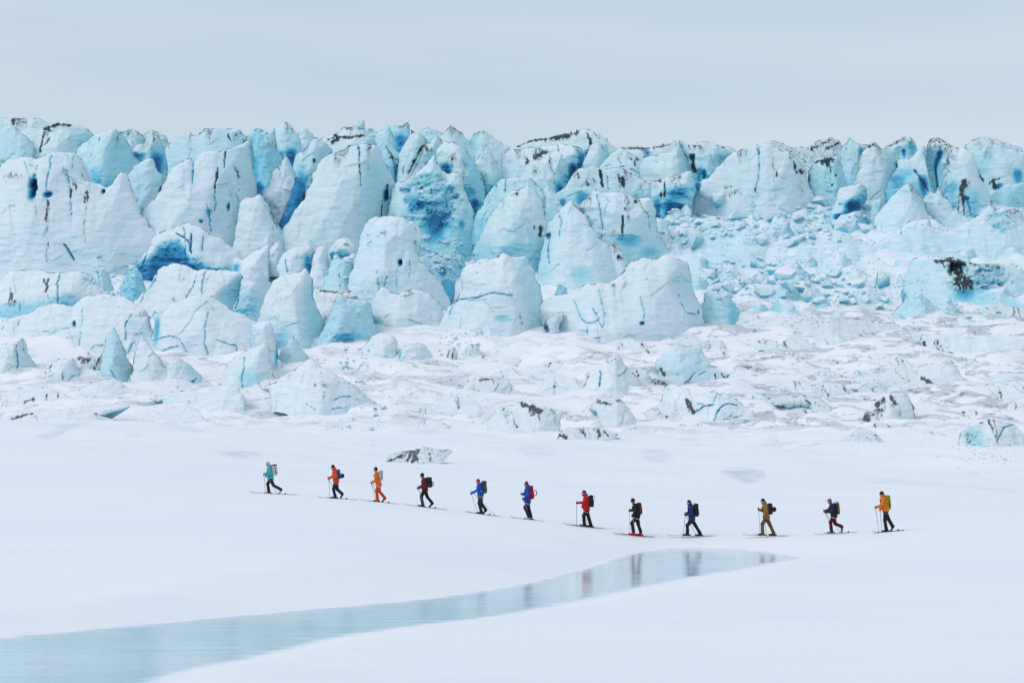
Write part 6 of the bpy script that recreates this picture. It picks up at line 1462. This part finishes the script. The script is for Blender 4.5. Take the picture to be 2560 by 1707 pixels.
skier(dict(label='skier dressed all in orange with a white pack and black hat, third from the left', short='the third skier, all in orange', pack='white pack'), 2, 134.0,
      dict(head=(385, 188), neck=(388, 240), sh=(402, 272), hip=(445, 470), ne=(398, 395), nh=(305, 452), fh=(325, 440), fk=(405, 615), fa=(425, 765), rk=(452, 612), ra=(555, 735), rt=(520, 822), tip=(75, 785), tail=(850, 868), np=(392, 775), fp=(405, 780), pk=((490, 225), (482, 402), 85)),
      (.86, .17, .012), (.66, .08, .008), BLACK, (.70, .72, .76), (.10, .03, .02), BLACK, (.32, .08, .12), (.10, .12, .22), face=.35, harness=(.7, .66, .6), pack_lid=(.35, .37, .42), stripe=(.4, .06, .03))
skier(dict(label='skier in dark red with a black balaclava and bulky black pack, fourth from left', short='the fourth skier, in dark red', pack='bulky black pack with red loops'), 2, 132.0,
      dict(head=(1295, 312), neck=(1305, 370), sh=(1335, 390), hip=(1350, 580), ne=(1312, 525), nh=(1215, 560), fh=(1230, 555), fk=(1280, 720), fa=(1310, 870), rk=(1395, 730), ra=(1485, 845), rt=(1440, 935), tip=(950, 882), tail=(1790, 986), np=(1345, 900), fp=(1330, 890), pk=((1420, 365), (1425, 540), 140), ring=((1490, 480), 30)),
      (.14, .012, .014), (.010, .012, .014), BLACK, (.012, .013, .022), (.03, .06, .055), BLACK, (.05, .06, .09), (.3, .3, .33), face=.62, ring=(.22, .02, .03), pack_lid=(.010, .012, .02))
skier(dict(label='skier in a blue jacket with lime hem and a red hat, fifth from the left', short='the skier in lime', pack='dark teal pack with a pink strap'), 3, 128.5,
      dict(head=(497, 215), neck=(505, 268), sh=(532, 295), hip=(555, 530), ne=(480, 415), nh=(345, 487), fh=(380, 470), fk=(525, 705), fa=(570, 880), rk=(572, 720), ra=(665, 845), rt=(620, 932), tip=(190, 902), tail=(985, 1008), np=(490, 905), fp=(812, 915), pk=((630, 225), (640, 480), 125)),
      (.012, .10, .52), (.012, .035, .045), (.62, .015, .012), (.016, .08, .14), BLACK, BLACK, (.05, .07, .09), (.28, .28, .3), face=.15, hem=(.42, .50, .03), band=(.42, .50, .03), harness=(.25, .18, .12), stripe=(.45, .03, .12))
skier(dict(label='skier in a blue jacket with a bright red pack, standing on green skis', short='the skier on green skis', pack='bright red pack with a looped rope'), 3, 125.4,
      dict(head=(1588, 275), neck=(1602, 330), sh=(1618, 360), hip=(1622, 650), ne=(1612, 515), nh=(1520, 612), fh=(1485, 500), fe=(1550, 500), fk=(1562, 800), fa=(1640, 985), rk=(1642, 820), ra=(1692, 985), flat=1, tip=(1218, 1022), tail=(1990, 1112), np=(1615, 850), fp=(1560, 700), pk=((1690, 330), (1715, 600), 115), ring=((1785, 470), 42)),
      (.012, .075, .42), (.010, .018, .05), (.09, .03, .05), (.42, .015, .015), (.62, .58, .55), (.10, .10, .09), (.16, .34, .24), (.42, .40, .42), hood=(.012, .075, .42), face=.2, harness=(.55, .55, .58), pompom=True, ring=(.52, .03, .03))
skier(dict(label='bearded skier in a red jacket and blue hat reaching forward with a pole', short='the seventh skier, bearded and in red', pack='black pack'), 4, 123.5,
      dict(head=(632, 265), neck=(650, 325), sh=(682, 355), hip=(690, 630), ne=(618, 475), nh=(470, 485), fh=(602, 590), fe=(630, 500), fk=(622, 790), fa=(642, 960), rk=(740, 830), ra=(790, 985), flat=1, tip=(165, 962), tail=(1103, 1080), np=(458, 1000), fp=(715, 985), pk=((785, 340), (795, 575), 115), axe=((850, 575), (866, 330))),
      (.60, .010, .010), BLACK, (.012, .04, .36), (.012, .013, .016), (.30, .09, .02), BLACK, (.02, .03, .045), (.05, .05, .06), hood=(.60, .010, .010), face=.25, beard=True, harness=(.45, .36, .26), axe=(.25, .25, .28))
skier(dict(label='skier all in black with bright red boots and red skis', short='the red-booted skier in black', pack='black pack with an orange zip'), 4, 122.2,
      dict(head=(1735, 350), neck=(1760, 420), sh=(1790, 450), hip=(1830, 690), ne=(1778, 600), nh=(1722, 690), fh=(1667, 575), fe=(1740, 560), fk=(1712, 850), fa=(1747, 1015), rk=(1862, 870), ra=(1910, 1035), flat=1, tip=(1275, 1078), tail=(2218, 1172), np=(1765, 900), fp=(1660, 1045), pk=((1865, 415), (1885, 650), 135)),
      (.010, .012, .016), (.010, .013, .016), BLACK, (.014, .014, .016), (.62, .012, .012), BLACK, (.36, .03, .05), (.5, .55, .55), face=.6, harness=(.55, .42, .42), stripe=(.35, .10, .02))
skier(dict(label='skier in a navy blue jacket and black trousers with a white-striped black pack', short='the ninth skier, in navy blue', pack='black pack'), 5, 122.5,
      dict(head=(500, 207), neck=(508, 250), sh=(532, 270), hip=(552, 490), ne=(532, 400), nh=(432, 415), fh=(445, 410), fk=(472, 590), fa=(472, 728), rk=(622, 612), ra=(690, 728), flat=1, tip=(100, 768), tail=(945, 794), np=(395, 750), fp=(625, 765), pk=((618, 240), (630, 440), 90), axe=((652, 360), (608, 215))),
      (.008, .032, .19), (.010, .012, .014), (.02, .012, .014), (.012, .013, .015), BLACK, BLACK, (.30, .31, .38), (.05, .05, .06), hood=(.008, .032, .19), face=.2, axe=(.7, .7, .72))
skier(dict(label='skier dressed in mustard brown with a black pack and helmet', short='the tenth skier, in mustard brown', pack='black pack'), 5, 121.8,
      dict(head=(1778, 232), neck=(1792, 275), sh=(1820, 300), hip=(1842, 510), ne=(1818, 425), nh=(1782, 500), fh=(1712, 372), fe=(1770, 400), fk=(1765, 620), fa=(1770, 770), rk=(1912, 655), ra=(1965, 775), flat=1, tip=(1415, 812), tail=(2215, 836), np=(1830, 780), fp=(1742, 820), pk=((1895, 285), (1898, 455), 100), helmet=((1972, 372), 42)),
      (.30, .165, .03), (.19, .105, .03), BLACK, (.012, .012, .018), BLACK, BLACK, (.03, .03, .04), (.10, .10, .11), hood=(.33, .19, .035), face=.2, harness=(.04, .03, .03), helmet=BLACK)
skier(dict(label='skier in a mauve cap and maroon trousers kicking up a turquoise boot', short='the skier in a mauve cap', pack='black pack with a white top'), 6, 121.4,
      dict(head=(535, 390), neck=(552, 440), sh=(588, 475), hip=(630, 680), ne=(562, 607), nh=(425, 605), fh=(440, 600), fk=(550, 830), fa=(572, 995), rk=(655, 855), ra=(785, 915), rt=(800, 1035), tip=(190, 1078), tail=(1122, 1040), np=(540, 890), fp=(772, 1035), pk=((680, 410), (702, 655), 105)),
      (.010, .022, .05), (.10, .008, .016), (.16, .06, .12), (.014, .014, .016), (.03, .30, .36), (.36, .22, .05), (.26, .32, .40), (.12, .13, .16), face=.3, harness=(.60, .42, .45), brim=True, pack_lid=(.6, .6, .62), stripe=(.45, .22, .06))
skier(dict(label='skier in an orange jacket with a yellow pack, last in line at the right', short='the last skier, in orange', pack='yellow pack with a dark stripe'), 6, 118.8,
      dict(head=(1630, 222), neck=(1642, 275), sh=(1662, 310), hip=(1712, 560), ne=(1622, 440), nh=(1490, 505), fh=(1612, 560), fe=(1640, 470), fk=(1692, 760), fa=(1718, 945), rk=(1772, 740), ra=(1862, 890), rt=(1842, 985), tip=(1430, 1036), tail=(2095, 985), np=(1547, 980), fp=(1650, 960), pk=((1748, 270), (1765, 540), 125)),
      (.85, .19, .012), BLACK, BLACK, (.44, .40, .02), (.03, .08, .12), BLACK, (.04, .05, .07), (.12, .11, .13), hood=(.85, .19, .012), face=.45, harness=(.05, .16, .24), stripe=(.04, .035, .02))
